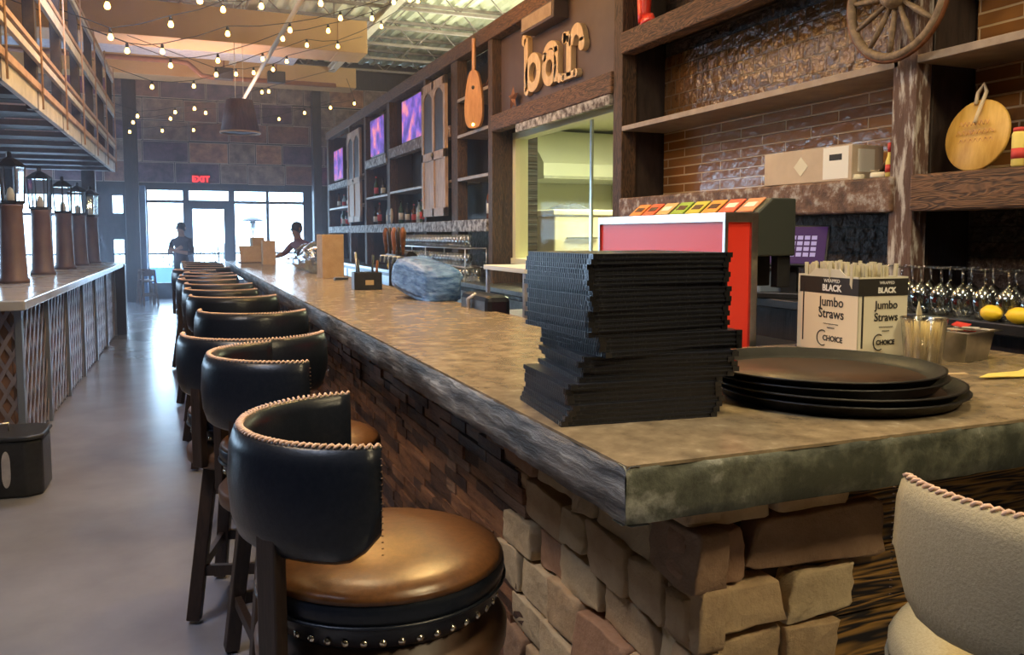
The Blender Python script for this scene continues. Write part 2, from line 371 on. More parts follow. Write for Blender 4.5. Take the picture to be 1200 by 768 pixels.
d = MB(); d.box(.28, .42, 21.08, 21.2, 0, 2.24); d.box(1.12, 1.30, 21.08, 21.2, 0, 2.24); d.box(.28, 1.3, 21.08, 21.2, 2.10, 2.24); d.box(.42, 1.12, 21.1, 21.18, 0, .25)
door = struct(d.build('door_1', 'frame_metal'), 'glazed entrance door in a dark metal frame', 'door')
MB().box(.42, 1.12, 21.13, 21.14, .25, 2.1).build('door_glass', 'window_glass', door)
MB().tube([(1.1, 21.02, .9), (1.1, 21.02, 1.3)], .015).box(1.09, 1.11, 21.02, 21.1, .92, .94).box(1.09, 1.11, 21.02, 21.1, 1.26, 1.28).build('door_handle', 'steel', door)
struct(MB().box(-.70, -.58, 20.6, 21.0, 0, 2.6).build('trim_2', 'frame_blue'), 'blue door jamb at the left of the entrance glazing', 'trim')
for i, (x0, x1) in enumerate(((-.98, -.70), (3.12, 3.32))):
    struct(MB().box(x0, x1, 20.3, 20.6, 0, 4.9).build('trim_%d' % (3+i), 'panel_dark', None, .01), ('dark square column left of the entrance glazing', 'dark square column at the end of the back bar')[i], 'column')

# outside
struct(MB().box(-14, 14, 21.3, 40, -.12, -.02).build('ground', 'patio'), 'pale paved patio outside the entrance', 'ground')
rl = thing('patio_railing', 'black metal railing with thin balusters outside the entrance windows', 'railing', (0, 24.5, -.02))
MB().beam((-6, 0, 1.0), (6, 0, 1.0), .05, .05).beam((-6, 0, .12), (6, 0, .12), .04, .04).build('rail', 'black_metal', rl)
b = MB()
for k in range(81): b.tube([(-6+.15*k, 0, .12), (-6+.15*k, 0, 1.0)], .011, 5)
bo = b.build('balusters', 'black_metal', rl)
for k in range(7): MB().box(-6+2*k-.03, -6+2*k+.03, -.03, .03, 0, 1.05).build('post', 'black_metal', rl)
tag(MB().box(-.9, .9, 24.2, 24.4, -.02, .62).build('planter_wall', 'patio_blue', None, .01), 'low blue wall in front of the patio railing', 'wall')
ht = thing('patio_heater', 'tall patio heater with a wide dish hood outside the window', 'heater', (2.02, 24, -.02))
MB().lathe([(.05, 1.62), (.09, 1.7), (.10, 1.82), (.07, 1.9)], n=12).build('burner', 'steel', ht)
MB().lathe([(.02, 1.98), (.28, 1.9), (.30, 1.89), (.28, 1.93), (.02, 2.02)], n=20).build('hood', 'frame_metal', ht)
MB().lathe([(.025, .1), (.025, 1.64)], n=8).build('pole', 'steel', ht); MB().lathe([(.24, 0), (.24, .1), (.1, .16), (.03, .2)], n=20).build('base', 'frame_metal', ht)
for i, (x, y, s) in enumerate(((-.05, 25.2, .45), (.55, 25.4, .36), (1.2, 25.3, .4))):
    sh = thing('patio_shrub', 'thin leafy shrub beyond the railing, %s' % ('behind the blue wall at its left', 'seen through the entrance door', 'right of the entrance door')[i], 'shrub', (x, y, -.02))
    st = MB(); lf = MB(); rn = random.Random(i)
    for k in range(14):
        a = rn.uniform(0, 6.28); r_ = rn.uniform(.1, .35)*s/.4; z_ = rn.uniform(.8, 1.6)
        st.tube([(0, 0, 0), (r_*.5*math.cos(a), r_*.5*math.sin(a), z_*.5), (r_*math.cos(a), r_*math.sin(a), z_)], .008, 4)
        for q in range(6):
            t = rn.uniform(.4, 1); p = Vector((r_*t*math.cos(a), r_*t*math.sin(a), z_*t)); d_ = Vector((rn.uniform(-1, 1), rn.uniform(-1, 1), rn.uniform(0, 1)))*.06; e_ = Vector((-d_.y, d_.x, .02))*.4
            lf.add([p, p+d_*.5+e_, p+d_, p+d_*.5-e_], [(0, 1, 2, 3)])
    st.build('stems', 'dark_wood', sh); lf.build('leaves', 'leaf_green', sh)

# poster collage on the far wall: every panel a thing
tints = [((.14, .06, .045), (.32, .15, .10)), ((.07, .04, .06), (.17, .10, .14)), ((.24, .10, .06), (.50, .25, .14)), ((.15, .10, .08), (.36, .25, .20)), ((.08, .02, .06), (.26, .07, .12))]
for i, (a, c) in enumerate(tints): noisy('poster%d' % i, a, c, 4.5, .6, bump=0, detail=8, mid=(.38, .62), c3=tuple(min(1, q*1.5) for q in c))
principled('poster_edge', (.50, .40, .35), .7)
rn = random.Random(5)
rows = [(2.70, 3.17), (3.19, 3.66), (3.68, 4.12), (4.14, 4.62), (4.64, 5.1)]
for ri, (z0, z1) in enumerate(rows):
    x = -3.5+rn.uniform(0, .3); ci = 0
    while x < 5.3:
        wd = rn.choice((.62, .74, .88, 1.0)); x1 = min(x+wd, 5.5); j = rn.uniform(-.04, .04)
        if x1-x > .3 and not (x < -.7 and x1 > -.98 and False):
            p = thing('poster_panel', 'brown printed picture panel on the far wall, %s row up, %s from the left' % (ORD[ri], ORD[ci]), 'poster', (0, 21.1, 0), 0, 'printed panels covering the far wall')
            MB().box(x, x1-.02, -.03, 0, z0+j*.3, z1+j*.3).build('border', 'poster_edge', p)
            MB().box(x+.012, x1-.032, -.034, -.03, z0+.012+j*.3, z1-.012+j*.3).build('print', 'poster%d' % rn.choice((0, 0, 1, 1, 2, 3, 3, 4)), p)
            ci += 1
        x = x1
# exit sign
ex = thing('exit_sign', 'small glowing red exit sign above the entrance door', 'sign', (.62, 20.98, 2.70))
MB().box(-.20, .20, 0, .07, 0, .20).build('housing', 'exit_body', ex, .01)
def text(s, name, mat, parent, loc, rot, size, ext=.001, sx=1, bold=0, align='CENTER'):
    cu = bpy.data.curves.new(name, 'FONT'); cu.body = s; cu.size = size; cu.extrude = ext; cu.align_x = align; cu.offset = bold; cu.resolution_u = 3
    t = bpy.data.objects.new(name, cu); C.objects.link(t); bpy.context.view_layer.update()
    me = bpy.data.meshes.new_from_object(t.evaluated_get(bpy.context.evaluated_depsgraph_get())); bpy.data.objects.remove(t)
    me.materials.clear(); me.materials.append(M[mat]); o = bpy.data.objects.new(name, me); C.objects.link(o)
    o.location = loc; o.rotation_euler = rot; o.scale = (sx, 1, 1)
    if parent: o.parent = parent
    return o
text('EXIT', 'lettering', 'exit_red', ex, (0, -.006, .035), (R(90), 0, 0), .19, .004, 1, .004)

# ================================================================ BAR
PT = MB()
top = thing('bar_countertop', 'long L-shaped concrete bar top with a chipped grey edge', 'countertop', (0, 0, 0))
outl = [(.71, 1.23), (2.62, 1.23), (2.62, 2.42), (1.55, 2.42), (1.55, 13.35), (.71, 13.35)]
def lslab(z0, z1, inset, mats, name, parent, bev):
    i = inset; p = [(.71+i, 1.23+i), (2.62-i, 1.23+i), (2.62-i, 2.42-i), (1.55-i, 2.42-i), (1.55-i, 13.35-i), (.71+i, 13.35-i)]
    return MB().prism(p, z0, z1).build(name, mats, parent, bev, seg=2)
lslab(1.094, 1.1004, .0035, 'counter_top', 'work_surface', top, 0)
# edge: irregular, built as a rough strip around the outline
def rough_edge(a, b_, outward, name, mat, z0=.992, z1=1.100, step=.04, amp=.005, seed=1):
    rn_ = random.Random(seed); a = Vector((*a, 0)); b_ = Vector((*b_, 0)); n = max(2, int((b_-a).length/step)); o = Vector((*outward, 0))
    prof = [(-.03, z1-.001), (-.010, z1-.001), (-.002, z1-.007), (.002, z1-.02), (.002, z1-.045), (.0, z1-.07), (-.002, z0+.004), (-.012, z0), (-.05, z0)]
    vs = []; fs = []; m_ = len(prof)
    for i in range(n+1):
        p = a.lerp(b_, i/n)
        for k, (q, z) in enumerate(prof):
            jj = rn_.uniform(-amp, amp) if 0 < k < m_-1 and 0 < i < n else 0
            vs.append(p+o*(q+jj)+Vector((0, 0, z-(abs(jj)*.5 if k == 2 else 0)-(.0 if k else .0))))
    for i in range(n): fs += [(i*m_+k, (i+1)*m_+k, (i+1)*m_+k+1, i*m_+k+1) for k in range(m_-1)]
    return MB().add(vs, fs, 0, True).build(name, mat, top)
rough_edge((.71, 1.23), (.71, 13.35), (-1, 0), 'edge_band', 'counter_edge_long', seed=2)
rough_edge((2.62, 1.23), (.71, 1.23), (0, -1), 'edge_band', 'counter_edge', seed=3)
lslab(.992, 1.0935, .012, 'counter_edge', 'slab_core', top, 0)

base = thing('bar_cabinet', 'bar front of stone blocks, rough wood mosaic and scorched boards', 'bar', (0, 0, 0))
XF, YF = .96, 1.41
MB().box(XF+.06, 1.40, YF+.06, 13.2, 0, .992).box(1.40, 2.55, YF+.06, 2.3, 0, .992).build('carcass', 'mortar', base)
def stones(u0, u1, z0, z1, T, seed, rowsplit, edge_right=None, wmin=.13, wmax=.30):
    rn_ = random.Random(seed); mb = MB(); z = z0; r = 0
    for (za, zb) in rowsplit:
        u = u0; end = u1 if edge_right is None else u1+edge_right[r % len(edge_right)]
        r += 1
        while u < end-.05:
            wd = rn_.uniform(wmin, wmax)
            if end-(u+wd) < .09: wd = end-u
            wd = min(wd, end-u)
            g = .004; dpt = rn_.uniform(.045, .075)
            cs = [(u+g, za+g), (u+wd-g, za+g), (u+wd-g, zb-g), (u+g, zb-g)]
            cs = [(x_+rn_.uniform(-.010, .010), y_+rn_.uniform(-.012, .012)) for x_, y_ in cs]
            if rn_.random() < .55:
                q = rn_.randrange(4); x_, y_ = cs[q]; cx_, cy_ = u+wd/2, (za+zb)/2; cs[q] = (x_+(cx_-x_)*.18, y_+(cy_-y_)*.22)
            ring = []
            for q in range(4):
                a = cs[q]; b2 = cs[(q+1) % 4]
                for t in (.06, .3, .5, .7, .94):
                    ring.append((a[0]+(b2[0]-a[0])*t+rn_.uniform(-.004, .004), a[1]+(b2[1]-a[1])*t+rn_.uniform(-.004, .004)))
            cx_ = sum(p[0] for p in ring)/len(ring); cy_ = sum(p[1] for p in ring)/len(ring)
            tilt = (rn_.uniform(-.05, .05), rn_.uniform(-.09, .09))
            vs = []
            layers = [(1, 0), (1, .82), (.992, .93), (.97, .985), (.90, 1.0), (.5, 1.01)]
            for s_, dd in layers:
                for x_, y_ in ring:
                    px_ = cx_+(x_-cx_)*s_; py_ = cy_+(y_-cy_)*s_
                    nz = dpt*dd+((px_-cx_)*tilt[0]+(py_-cy_)*tilt[1] if dd > 0 else 0)+(rn_.uniform(-.003, .003) if dd > .9 else 0)
                    vs.append(T(px_, py_, nz))
            vs.append(T(cx_, cy_, dpt*1.01)); n = len(ring); fs = []
            for l_ in range(len(layers)-1): fs += [(l_*n+k, l_*n+(k+1) % n, (l_+1)*n+(k+1) % n, (l_+1)*n+k) for k in range(n)]
            fs += [((len(layers)-1)*n+k, (len(layers)-1)*n+(k+1) % n, len(layers)*n) for k in range(n)]
            mb.add(vs, fs, rn_.choice((0, 0, 1, 2, 2, 3)), True)
            u += wd
    return mb
SM = ['stone0', 'stone1', 'stone2', 'stone3']
hs = [0, .13, .27, .385, .53, .65, .775, .90, .990]
rws = list(zip(hs, hs[1:]))
stones(YF-.055, 2.42, 0, .99, lambda u, z, d_: (XF+.06-d_, u, z), 3, rws, [.0, .14, -.05, .1, .0, .12, .03, .1], .12, .27).build('stone_veneer', SM, base)
stones(XF-.02, 1.36, 0, .99, lambda u, z, d_: (u, YF+.055-d_, z), 8, rws, [0, .02, -.02, .03, 0, .05, .12, .02], .15, .30).build('stone_veneer', SM, base)
# rough wood mosaic along the bar front
mo = MB(); rn = random.Random(4); z = 0
while z < .98:
    h_ = rn.uniform(.032, .055); y = 2.36+rn.uniform(-.1, .04)
    while y < 13.2:
        l_ = rn.uniform(.10, .34); d_ = rn.uniform(.028, .044); z1_ = min(z+h_-.003, .99)
        mo.box(XF+.04-d_, XF+.07, y, min(y+l_-.003, 13.2), z, z1_, rn.choice((0, 1, 1, 2, 2, 3))); y += l_
    z += h_
mo.build('wood_mosaic', ['mosaic0', 'mosaic1', 'mosaic2', 'mosaic3'], base)
bd = MB(); z = .02
while z < .95:
    bd.box(1.25, 2.55, YF+.02, YF+.06, z, min(z+.148, .99)); z += .152
bd.build('scorched_boards', 'burnt_wood', base, .003)
MB().box(1.30, 2.56, YF-.005, YF+.03, .92, .992).build('scorched_rail', 'burnt_wood', base, .003)
# foot rail bracket hooks seen as a purse hook under the counter

# ================================================================ STOOLS
def arc_band(c, R0, thick, z0, z1, th, half, n=28, bulge=.012):
    mb = MB(); vs = []; fs = []
    # closed cross section (r offset, z)
    prof = [(-thick*.35, z0+.006), (0-thick*.05, z0), (thick*.25, z0+.012), (thick*.5, z0+.05), (thick*.5+bulge*.4, (z0+z1)/2), (thick*.5, z1-.035), (thick*.28, z1-.006), (0, z1), (-thick*.28, z1-.004), (-thick*.5, z1-.03), (-thick*.5-bulge*.2, (z0+z1)/2), (-thick*.5, z0+.03)]
    m_ = len(prof)
    for i in range(n+1):
        t = -1+2*i/n; a = th+half*t
        e = max(0, (abs(t)-.90)/.10); cut = .055*max(0, (abs(t)-.80)/.20)**2     # bottom corners rise, ends round off
        for r_, z_ in prof:
            zz = z_+(cut if z_ < (z0+z1)/2 else 0)
            rr = r_*(1-.25*e)
            vs.append((c[0]+(R0+rr)*math.cos(a), c[1]+(R0+rr)*math.sin(a), c[2]+zz))
    for i in range(n): fs += [(i*m_+k, i*m_+(k+1) % m_, (i+1)*m_+(k+1) % m_, (i+1)*m_+k) for k in range(m_)]
    fs += [tuple(range(m_)), tuple(n*m_+k for k in reversed(range(m_)))]
    mb.add(vs, fs, 0, True); return mb
def make_stool(label, grp, leather='leather', seatm='seat_leather', half=86):
    s = thing('bar_stool', label, 'bar stool', (0, 0, 0), 0, grp)
    # local frame: the stool faces +X, back wraps round -X
    MB().lathe([(.02, .70), (.235, .70), (.252, .715), (.258, .745), (.262, .752), (.267, .77), (.268, .79), (.255, .812), (.215, .83), (.12, .84), (.0, .842)], n=40).build('seat', seatm if leather == 'cream_fabric' else leather, s)
    if leather != 'cream_fabric':
        MB().lathe([(.2655, .800), (.258, .812), (.240, .8225), (.215, .8315), (.12, .842), (.0, .844)], n=40).build('seat_panel', seatm, s)
    MB().tube([(.268*math.cos(a), .268*math.sin(a), .757) for a in [2*PI*k/48 for k in range(48)]], .004, 6, closed=True).build('piping', leather, s)
    nb = MB(); nb.lathe([(.0085, 0), (.007, .004), (.0, .0062)], n=8)
    proto = None
    for k in range(44):
        a = 2*PI*k/44
        if proto is None: o = nb.build('nailhead', 'nail', s); proto = o
        else: o = proto.copy(); C.objects.link(o); o.parent = s
        o.location = (.252*math.cos(a), .252*math.sin(a), .722); o.rotation_euler = (0, R(90), a)
    MB().lathe([(.10, .60), (.255, .60), (.272, .615), (.274, .655), (.262, .668), (.235, .672), (.235, .70), (.10, .70)], n=40).build('swivel_ring', 'ring_wood', s)
    band = arc_band((-.02, 0, 0), .272, .045, .885, 1.11, PI, R(half)).build('backrest', leather, s)
    # whip-stitched braid along the top
    pts = []; n = 300
    for i in range(n+1):
        a = PI-R(half)+2*R(half)*i/n; ph = i*2*PI/5.2
        rr = .272+.0065*math.cos(ph); pts.append((-.02+rr*math.cos(a), rr*math.sin(a), 1.110+.0035*math.sin(ph)))
    b1 = MB().tube(pts, .0032, 5)
    b1.build('stitching', 'stitch', band)
    for sg in (-1, 1):      # small studs down the front ends of the backrest
        e = MB(); a = PI+sg*R(half)
        for k in range(16): e.lathe([(.0028, 0), (.002, .0015), (0, .002)], ((-.02+.292*math.cos(a)), .292*math.sin(a), .91+.012*k), 6)
        e.build('end_studs', 'ring_wood', band)
    for sg in (-1, 1):
        a = PI+sg*R(38)
        MB().beam((-.02+.275*math.cos(a), .275*math.sin(a), .62), (-.02+.275*math.cos(a), .275*math.sin(a), .93), .055, .03, up=(math.cos(a), math.sin(a), 0)).build('back_post', 'dark_wood', s, .004)
    for sx in (-1, 1):
        for sy in (-1, 1):
            MB().beam((.15*sx, .15*sy, .61), (.215*sx, .215*sy, .012), .05, .05).build('leg', 'dark_wood', s, .004)
    st = MB(); q = .195; z = .20
    for a, c in (((-q, -q), (q, -q)), ((q, -q), (q, q)), ((q, q), (-q, q)), ((-q, q), (-q, -q))): st.beam((*a, z), (*c, z), .022, .04)
    st.build('foot_ring', 'dark_wood', s)
    return s
SG = 'leather bar stools along the bar'
s0 = make_stool('nearest black leather barrel bar stool with a bronze seat and braided copper stitching', SG)
s0.location = (.405, 1.76, 0); s0.rotation_euler = (0, 0, R(-5))
spots = [(.385, 2.87, 6), (.295, 3.50, 74), (.385, 4.55, 68), (.36, 5.70, 70), (.345, 6.42, 55), (.35, 7.14, 62), (.31, 7.86, 50), (.32, 8.58, 65), (.37, 9.22, 50), (.38, 10.72, 65), (.38, 11.45, 55), (.38, 12.2, 62), (.38, 12.95, 50), (.27, 9.98, 40)]
labs = ['second black leather bar stool from the camera, its barrel back curling towards the bar', 'third black leather bar stool from the camera, turned so its wide back faces us']
for i in range(2, 13): labs.append('%s black leather bar stool from the camera in the row along the bar' % ORD[i+1])
labs.append('black leather bar stool pulled out of the row near the standing person')
for i, (x, y, a) in enumerate(spots):
    dup(s0, (x, y, 0), R(a), labs[i], SG, skip=() if i < 1 else ('nailhead',) if i > 3 else ())
sc0 = make_stool('cream fabric bar stool at the short end of the bar beside the scorched boards', None, 'cream_fabric', 'cream_fabric', 90)
sc0.location = (1.345, .885, 0); sc0.rotation_euler = (0, 0, R(64))

# ================================================================ THINGS ON THE NEAR COUNTER
rn = random.Random(9)
nm = 33; z = 1.1005; hz = .0115
mproto = None
for k in range(nm):
    if mproto is None:
        mb = MB(); mb.box(-.18, .18, -.15, .15, 0, .0026, 0); mb.box(-.18, .18, -.15, .15, .0082, .0108, 0)
        mb.box(-.180, -.172, -.15, .15, 0.0026, .0082, 0); mb.box(-.172, .176, -.147, .147, .0026, .0082, 1)
        for q in range(30): mb.box(-.1815, -.1800, -.146+.01*q, -.143+.01*q, .001, .0098, 2)
        for cx, cy in ((-.18, -.15), (.18, -.15)): mb.box(cx-.0015 if cx < 0 else cx-.014, cx+.014 if cx < 0 else cx+.0015, cy-.0015, cy+.014, -.0003, .0111, 3)
        principled('menu_stitch', (.10, .11, .13), .3); principled('menu_corner', (.05, .05, .055), .2, .7)
        mproto = mb.build('menu', ['menu_cover', 'menu_pages', 'menu_stitch', 'menu_corner']); o = mproto
    else:
        o = mproto.copy(); C.objects.link(o)
    # three loosely squared piles: bottom splayed, middle shifted, top neat
    if k < 4: x, y, a = .930+.006*k, 1.672, -6+k*.8
    elif k < 8: x, y, a = .945, 1.678, -5+rn.uniform(-2, 2)
    elif k < 13: x, y, a = .985+rn.uniform(-.006, .012), 1.68, -7+rn.uniform(-2, 2)
    elif k < 17: x, y, a = 1.00, 1.685, 2+rn.uniform(-3, 3)
    else: x, y, a = .965+rn.uniform(-.006, .006), 1.69+rn.uniform(-.004, .004), 3+rn.uniform(-1.2, 1.2)
    o.location = (x, y, z); o.rotation_euler = (0, 0, R(a)); z += hz-.0006
    w_ = 'bottom black menu of the tall stack on the bar corner' if k == 0 else 'top black menu of the tall stack on the bar corner' if k == nm-1 else 'black leatherette menu, %s from the bottom of the tall stack on the bar corner' % ORD[k]
    tag(o, w_, 'menu', 'black menus stacked on the bar corner')
# trays
tz = 1.1005
tpos = [(1.515, 1.60, 0), (1.51, 1.605, 0.0), (1.495, 1.625, 0), (1.49, 1.63, 0)]
tlab = ['bottom round dark serving tray of the stack beside the menus', 'second round dark serving tray from the bottom of the tray stack', 'third round serving tray, just below the top tray', 'top round serving tray with a worn brown surface, beside the menus']
for k, (x, y, _) in enumerate(tpos):
    t = thing('serving_tray', tlab[k], 'tray', (x, y, tz+.0165*k), 0, 'serving trays stacked beside the menus')
    sc_ = .965 if k < 2 else .925
    MB().lathe([(.0, .0), (.265*sc_, .0), (.285*sc_, .004), (.305*sc_, .024), (.312*sc_, .026), (.314*sc_, .029), (.305*sc_, .030), (.285*sc_, .010), (.265*sc_, .0045), (.0, .0045)], n=64).build('tray_rim', 'tray_rim', t)
    MB().lathe([(0, .0048), (.268*sc_, .0048), (.268*sc_, .0052), (0, .0054)], n=64).build('tray_surface', 'tray', t)
# straw box
sb = thing('straw_box', 'white cardboard dispenser box of jumbo straws with a black band', 'box', (2.04, 2.06, 1.1005), R(-3))
# local: front face is the plane x=0 (faces -X), side face is y=0 (faces -Y)
Wd, Dp, Hh = .30, .20, .262
b = MB(); b.box(0, Dp, 0, Wd, 0, .004); b.box(0, .003, 0, Wd, 0, Hh); b.box(Dp-.003, Dp, 0, Wd, 0, Hh); b.box(0, Dp, 0, .003, 0, Hh); b.box(0, Dp, Wd-.003, Wd, 0, Hh)
b.add([(.0, .06, Hh), (.0, .24, Hh), (-.001, .21, Hh+.022), (-.001, .09, Hh+.022), (.003, .06, Hh), (.003, .24, Hh), (.002, .21, Hh+.022), (.002, .09, Hh+.022)], [(0, 1, 2, 3), (4, 7, 6, 5), (2, 6, 7, 3), (0, 3, 7, 4), (1, 5, 6, 2)])
b.build('carton', 'white_card', sb)
MB().box(-.0012, 0, .001, Wd-.022, .004, Hh-.062).build('front_print', 'cream_card', sb)
MB().box(-.0016, 0, .0, Wd-.012, Hh-.062, Hh-.006).box(0.0, Dp, -.0014, 0, Hh-.062, Hh-.006).build('black_band', 'ink', sb)
for q in ((-.0022, 0, Wd-.036, Wd-.030), (.014, .020, -.0022, 0)): MB().box(*q, .03, Hh-.03).build('printed_straw', 'ink', sb)
def boxtext(s, z, size, mat, y_off=0, bold=0, part='lettering'):
    text(s, part, mat, sb, (-.0020, .125+y_off, z), (R(90), 0, R(-90)), size, .0003, 1.0, bold)
    text(s, part, mat, sb, (.112, -.0020, z), (R(90), 0, 0), size*.82, .0003, .95, bold)
boxtext('WRAPPED', .238, .017, 'paper_white'); boxtext('BLACK', .210, .030, 'paper_white', 0, .0012)
boxtext('Jumbo', .158, .046, 'ink', 0, .0006); boxtext('Straws', .118, .046, 'ink', 0, .0006)

for z_, q_ in ((.098, .035), (.085, .018)):
    MB().tube([(-.0022, .125+q_*t, z_+.0012*math.sin(t*37)) for t in [-1+.1*k for k in range(21)]], .0011, 4).build('small_print', 'ink', sb)
    MB().tube([(.112+q_*.8*t, -.0022, z_+.0012*math.sin(t*37)) for t in [-1+.1*k for k in range(21)]], .0011, 4).build('small_print', 'ink', sb)
boxtext('CHOICE', .040, .026, 'ink', -.01, .0008)
b = MB()
for (ox, oy, fr) in ((-.0022, .17, 0), (.078, -.0022, 1)):
    pts = []
    for k in range(20):
        a = R(60)+R(240)*k/19; p, q = .026*math.cos(a), .026*math.sin(a)
        pts.append((-.0024, .165-p*1.0, .048+q) if fr == 0 else (.085+p*.85, -.0024, .048+q))
    b.tube(pts, .0018, 5)
b.build('emblem', 'ink', sb)
# straws in the box, two loose rows: individual parts up to 90
rn = random.Random(3)
stp = MB().box(-.0035, .0035, -.006, .006, 0, .238).build('wrapped_straw', 'straw_paper', sb); first = True
for k in range(98):
    x_ = rn.uniform(.01, Dp-.02) if k > 55 else rn.uniform(.008, .03); y_ = rn.uniform(.03, Wd-.02)
    if 40 < k <= 55: y_ = rn.uniform(.026, .045); x_ = rn.uniform(.012, Dp-.015)
    o = stp if first else stp.copy()
    if not first: C.objects.link(o); o.parent = sb
    first = False
    o.location = (x_, y_, .062+rn.uniform(-.006, .010)); o.rotation_euler = (rn.uniform(-.07, .07), rn.uniform(-.06, .03), rn.uniform(-.6, .6))
# toothpick cup
cup = thing('toothpick_cup', 'clear plastic cup full of wooden picks beside the straw box', 'cup', (2.12, 1.875, 1.1005))
MB().lathe([(.050, .0), (.052, .003), (.066, .142), (.069, .145), (.066, .147), (.063, .142), (.048, .006), (0, .005)], n=28).build('cup_wall', 'cup_plastic', cup)
tp = None; rn = random.Random(2)
for k in range(70):
    a = rn.uniform(0, 6.28); r_ = .042*math.sqrt(rn.random()); a2 = a+rn.uniform(-.5, .5); r2 = r_+rn.uniform(.0, .02)
    p0 = Vector((r_*math.cos(a), r_*math.sin(a), .008)); p1 = Vector((r2*math.cos(a2), r2*math.sin(a2), rn.uniform(.10, .135)))
    if tp is None: tp = MB().tube([(0, 0, 0), (0, 0, .125)], .0017, 4).build('wooden_pick', 'toothpick', cup); o = tp
    else: o = tp.copy(); C.objects.link(o); o.parent = cup
    o.location = p0; o.rotation_mode = 'QUATERNION'; o.rotation_quaternion = (p1-p0).to_track_quat('Z', 'Y')
nk = thing('sugar_packet', 'pale paper packet sticking up behind the cup of picks', 'packet', (2.215, 1.965, 1.1005), R(30))
MB().add([(-.03, 0, 0), (.03, 0, 0), (.035, .01, .15), (0, .012, .185), (-.035, .01, .15), (-.03, .002, 0), (.03, .002, 0), (.035, .012, .15), (0, .014, .185), (-.035, .012, .15)], [(0, 1, 2, 3, 4), (9, 8, 7, 6, 5), (0, 5, 6, 1), (1, 6, 7, 2), (2, 7, 8, 3), (3, 8, 9, 4), (4, 9, 5, 0)]).build('paper_sleeve', 'straw_paper', nk)
# metal pan
pn = thing('steel_pan', 'small stainless steel food pan with paper packets behind the cup of picks', 'pan', (2.33, 1.92, 1.1005), R(10))
def taper(x0, y0, x1, y1, z0, z1, mb, t=.003):
    v = [(-x0, -y0, z0), (x0, -y0, z0), (x0, y0, z0), (-x0, y0, z0), (-x1, -y1, z1), (x1, -y1, z1), (x1, y1, z1), (-x1, y1, z1)]
    i = [(-x0+t, -y0+t, z0+t), (x0-t, -y0+t, z0+t), (x0-t, y0-t, z0+t), (-x0+t, y0-t, z0+t), (-x1+t, -y1+t, z1), (x1-t, -y1+t, z1), (x1-t, y1-t, z1), (-x1+t, y1-t, z1)]
    f = [(0, 3, 2, 1), (0, 1, 5, 4), (1, 2, 6, 5), (2, 3, 7, 6), (3, 0, 4, 7), (8, 9, 10, 11), (8, 12, 13, 9), (9, 13, 14, 10), (10, 14, 15, 11), (11, 15, 12, 8), (4, 5, 13, 12), (5, 6, 14, 13), (6, 7, 15, 14), (7, 4, 12, 15)]
    mb.add(v+i, f)
b = MB(); taper(.065, .055, .078, .068, 0, .095, b)
b.box(-.095, .095, -.085, -.068, .094, .097); b.box(-.095, .095, .068, .085, .094, .097); b.box(-.095, -.078, -.085, .085, .094, .097); b.box(.078, .095, -.085, .085, .094, .097)
b.build('pan_body', 'steel', pn, .002)
rn = random.Random(6)
for k in range(5): MB().obox((rn.uniform(-.04, .04), rn.uniform(-.03, .03), .085+.006*k), (.032, .022, .002), (rn.uniform(-.2, .2), rn.uniform(-.2, .2), rn.uniform(0, 3))).build('paper_packet', ('label_white', 'label_red', 'tan_card')[k % 3], pn)
# yellow paper scraps on the counter at right
b = MB(); pl = [(-.10, -.02), (-.03, .01), (.05, .0), (.12, .03), (.13, -.03), (.02, -.035), (-.04, -.03)]
b.prism(pl, 0, .0015, 0, lambda v: (v[0], v[1], v[2]+.006*abs(math.sin(v[0]*22))))
tag(b.build('paper_wrapper', 'yellow_paper'), 'crumpled yellow paper wrapper lying at the right of the bar top', 'paper').location = (2.16, 1.64, 1.1008)
bpy.data.objects['paper_wrapper'].scale = (1.25, 1.4, 1.5)
b = MB().prism([(-.06, -.012), (.06, -.014), (.065, .01), (-.05, .012)], 0, .002)
o = tag(b.build('wooden_stirrer', 'cork'), 'flat wooden stick lying beside the yellow wrapper', 'stick'); o.location = (2.04, 1.72, 1.1008); o.rotation_euler = (0, 0, R(-12))

# ================================================================ SODA DISPENSER
sd = thing('soda_dispenser', 'tall soda dispenser with red panels, steel trim and slanted flavour cards', 'soda dispenser', (0, 0, 0))
MB().box(1.84, 2.45, 2.50, 3.46, 0, .95).build('base_cabinet', 'steel', sd, .005)
MB().box(1.848, 1.972, 2.508, 3.452, .95, 1.545).build('red_panel', 'red_panel', sd)
b = MB(); b.box(1.838, 1.985, 2.495, 3.465, 1.545, 1.58); b.box(1.838, 1.852, 2.495, 2.512, .95, 1.55); b.box(1.838, 1.85, 3.45, 3.465, .95, 1.55); b.box(1.955, 1.985, 2.495, 2.515, .95, 1.55)
b.build('steel_trim', 'steel', sd, .002)
b = MB(); b.add([(1.985, 2.50, 1.42), (2.16, 2.50, 1.42), (2.16, 2.50, 1.635), (2.05, 2.50, 1.635), (1.985, 2.50, 1.582), (1.985, 3.46, 1.42), (2.16, 3.46, 1.42), (2.16, 3.46, 1.635), (2.05, 3.46, 1.635), (1.985, 3.46, 1.582)],
    [(0, 1, 2, 3, 4), (9, 8, 7, 6, 5), (0, 5, 6, 1), (1, 6, 7, 2), (2, 7, 8, 3), (3, 8, 9, 4), (4, 9, 5, 0)])
b.build('head', 'green_box', sd, .006)
MB().box(1.99, 2.42, 2.52, 3.44, .95, 1.05).build('drip_tray', 'black_plastic', sd, .004)
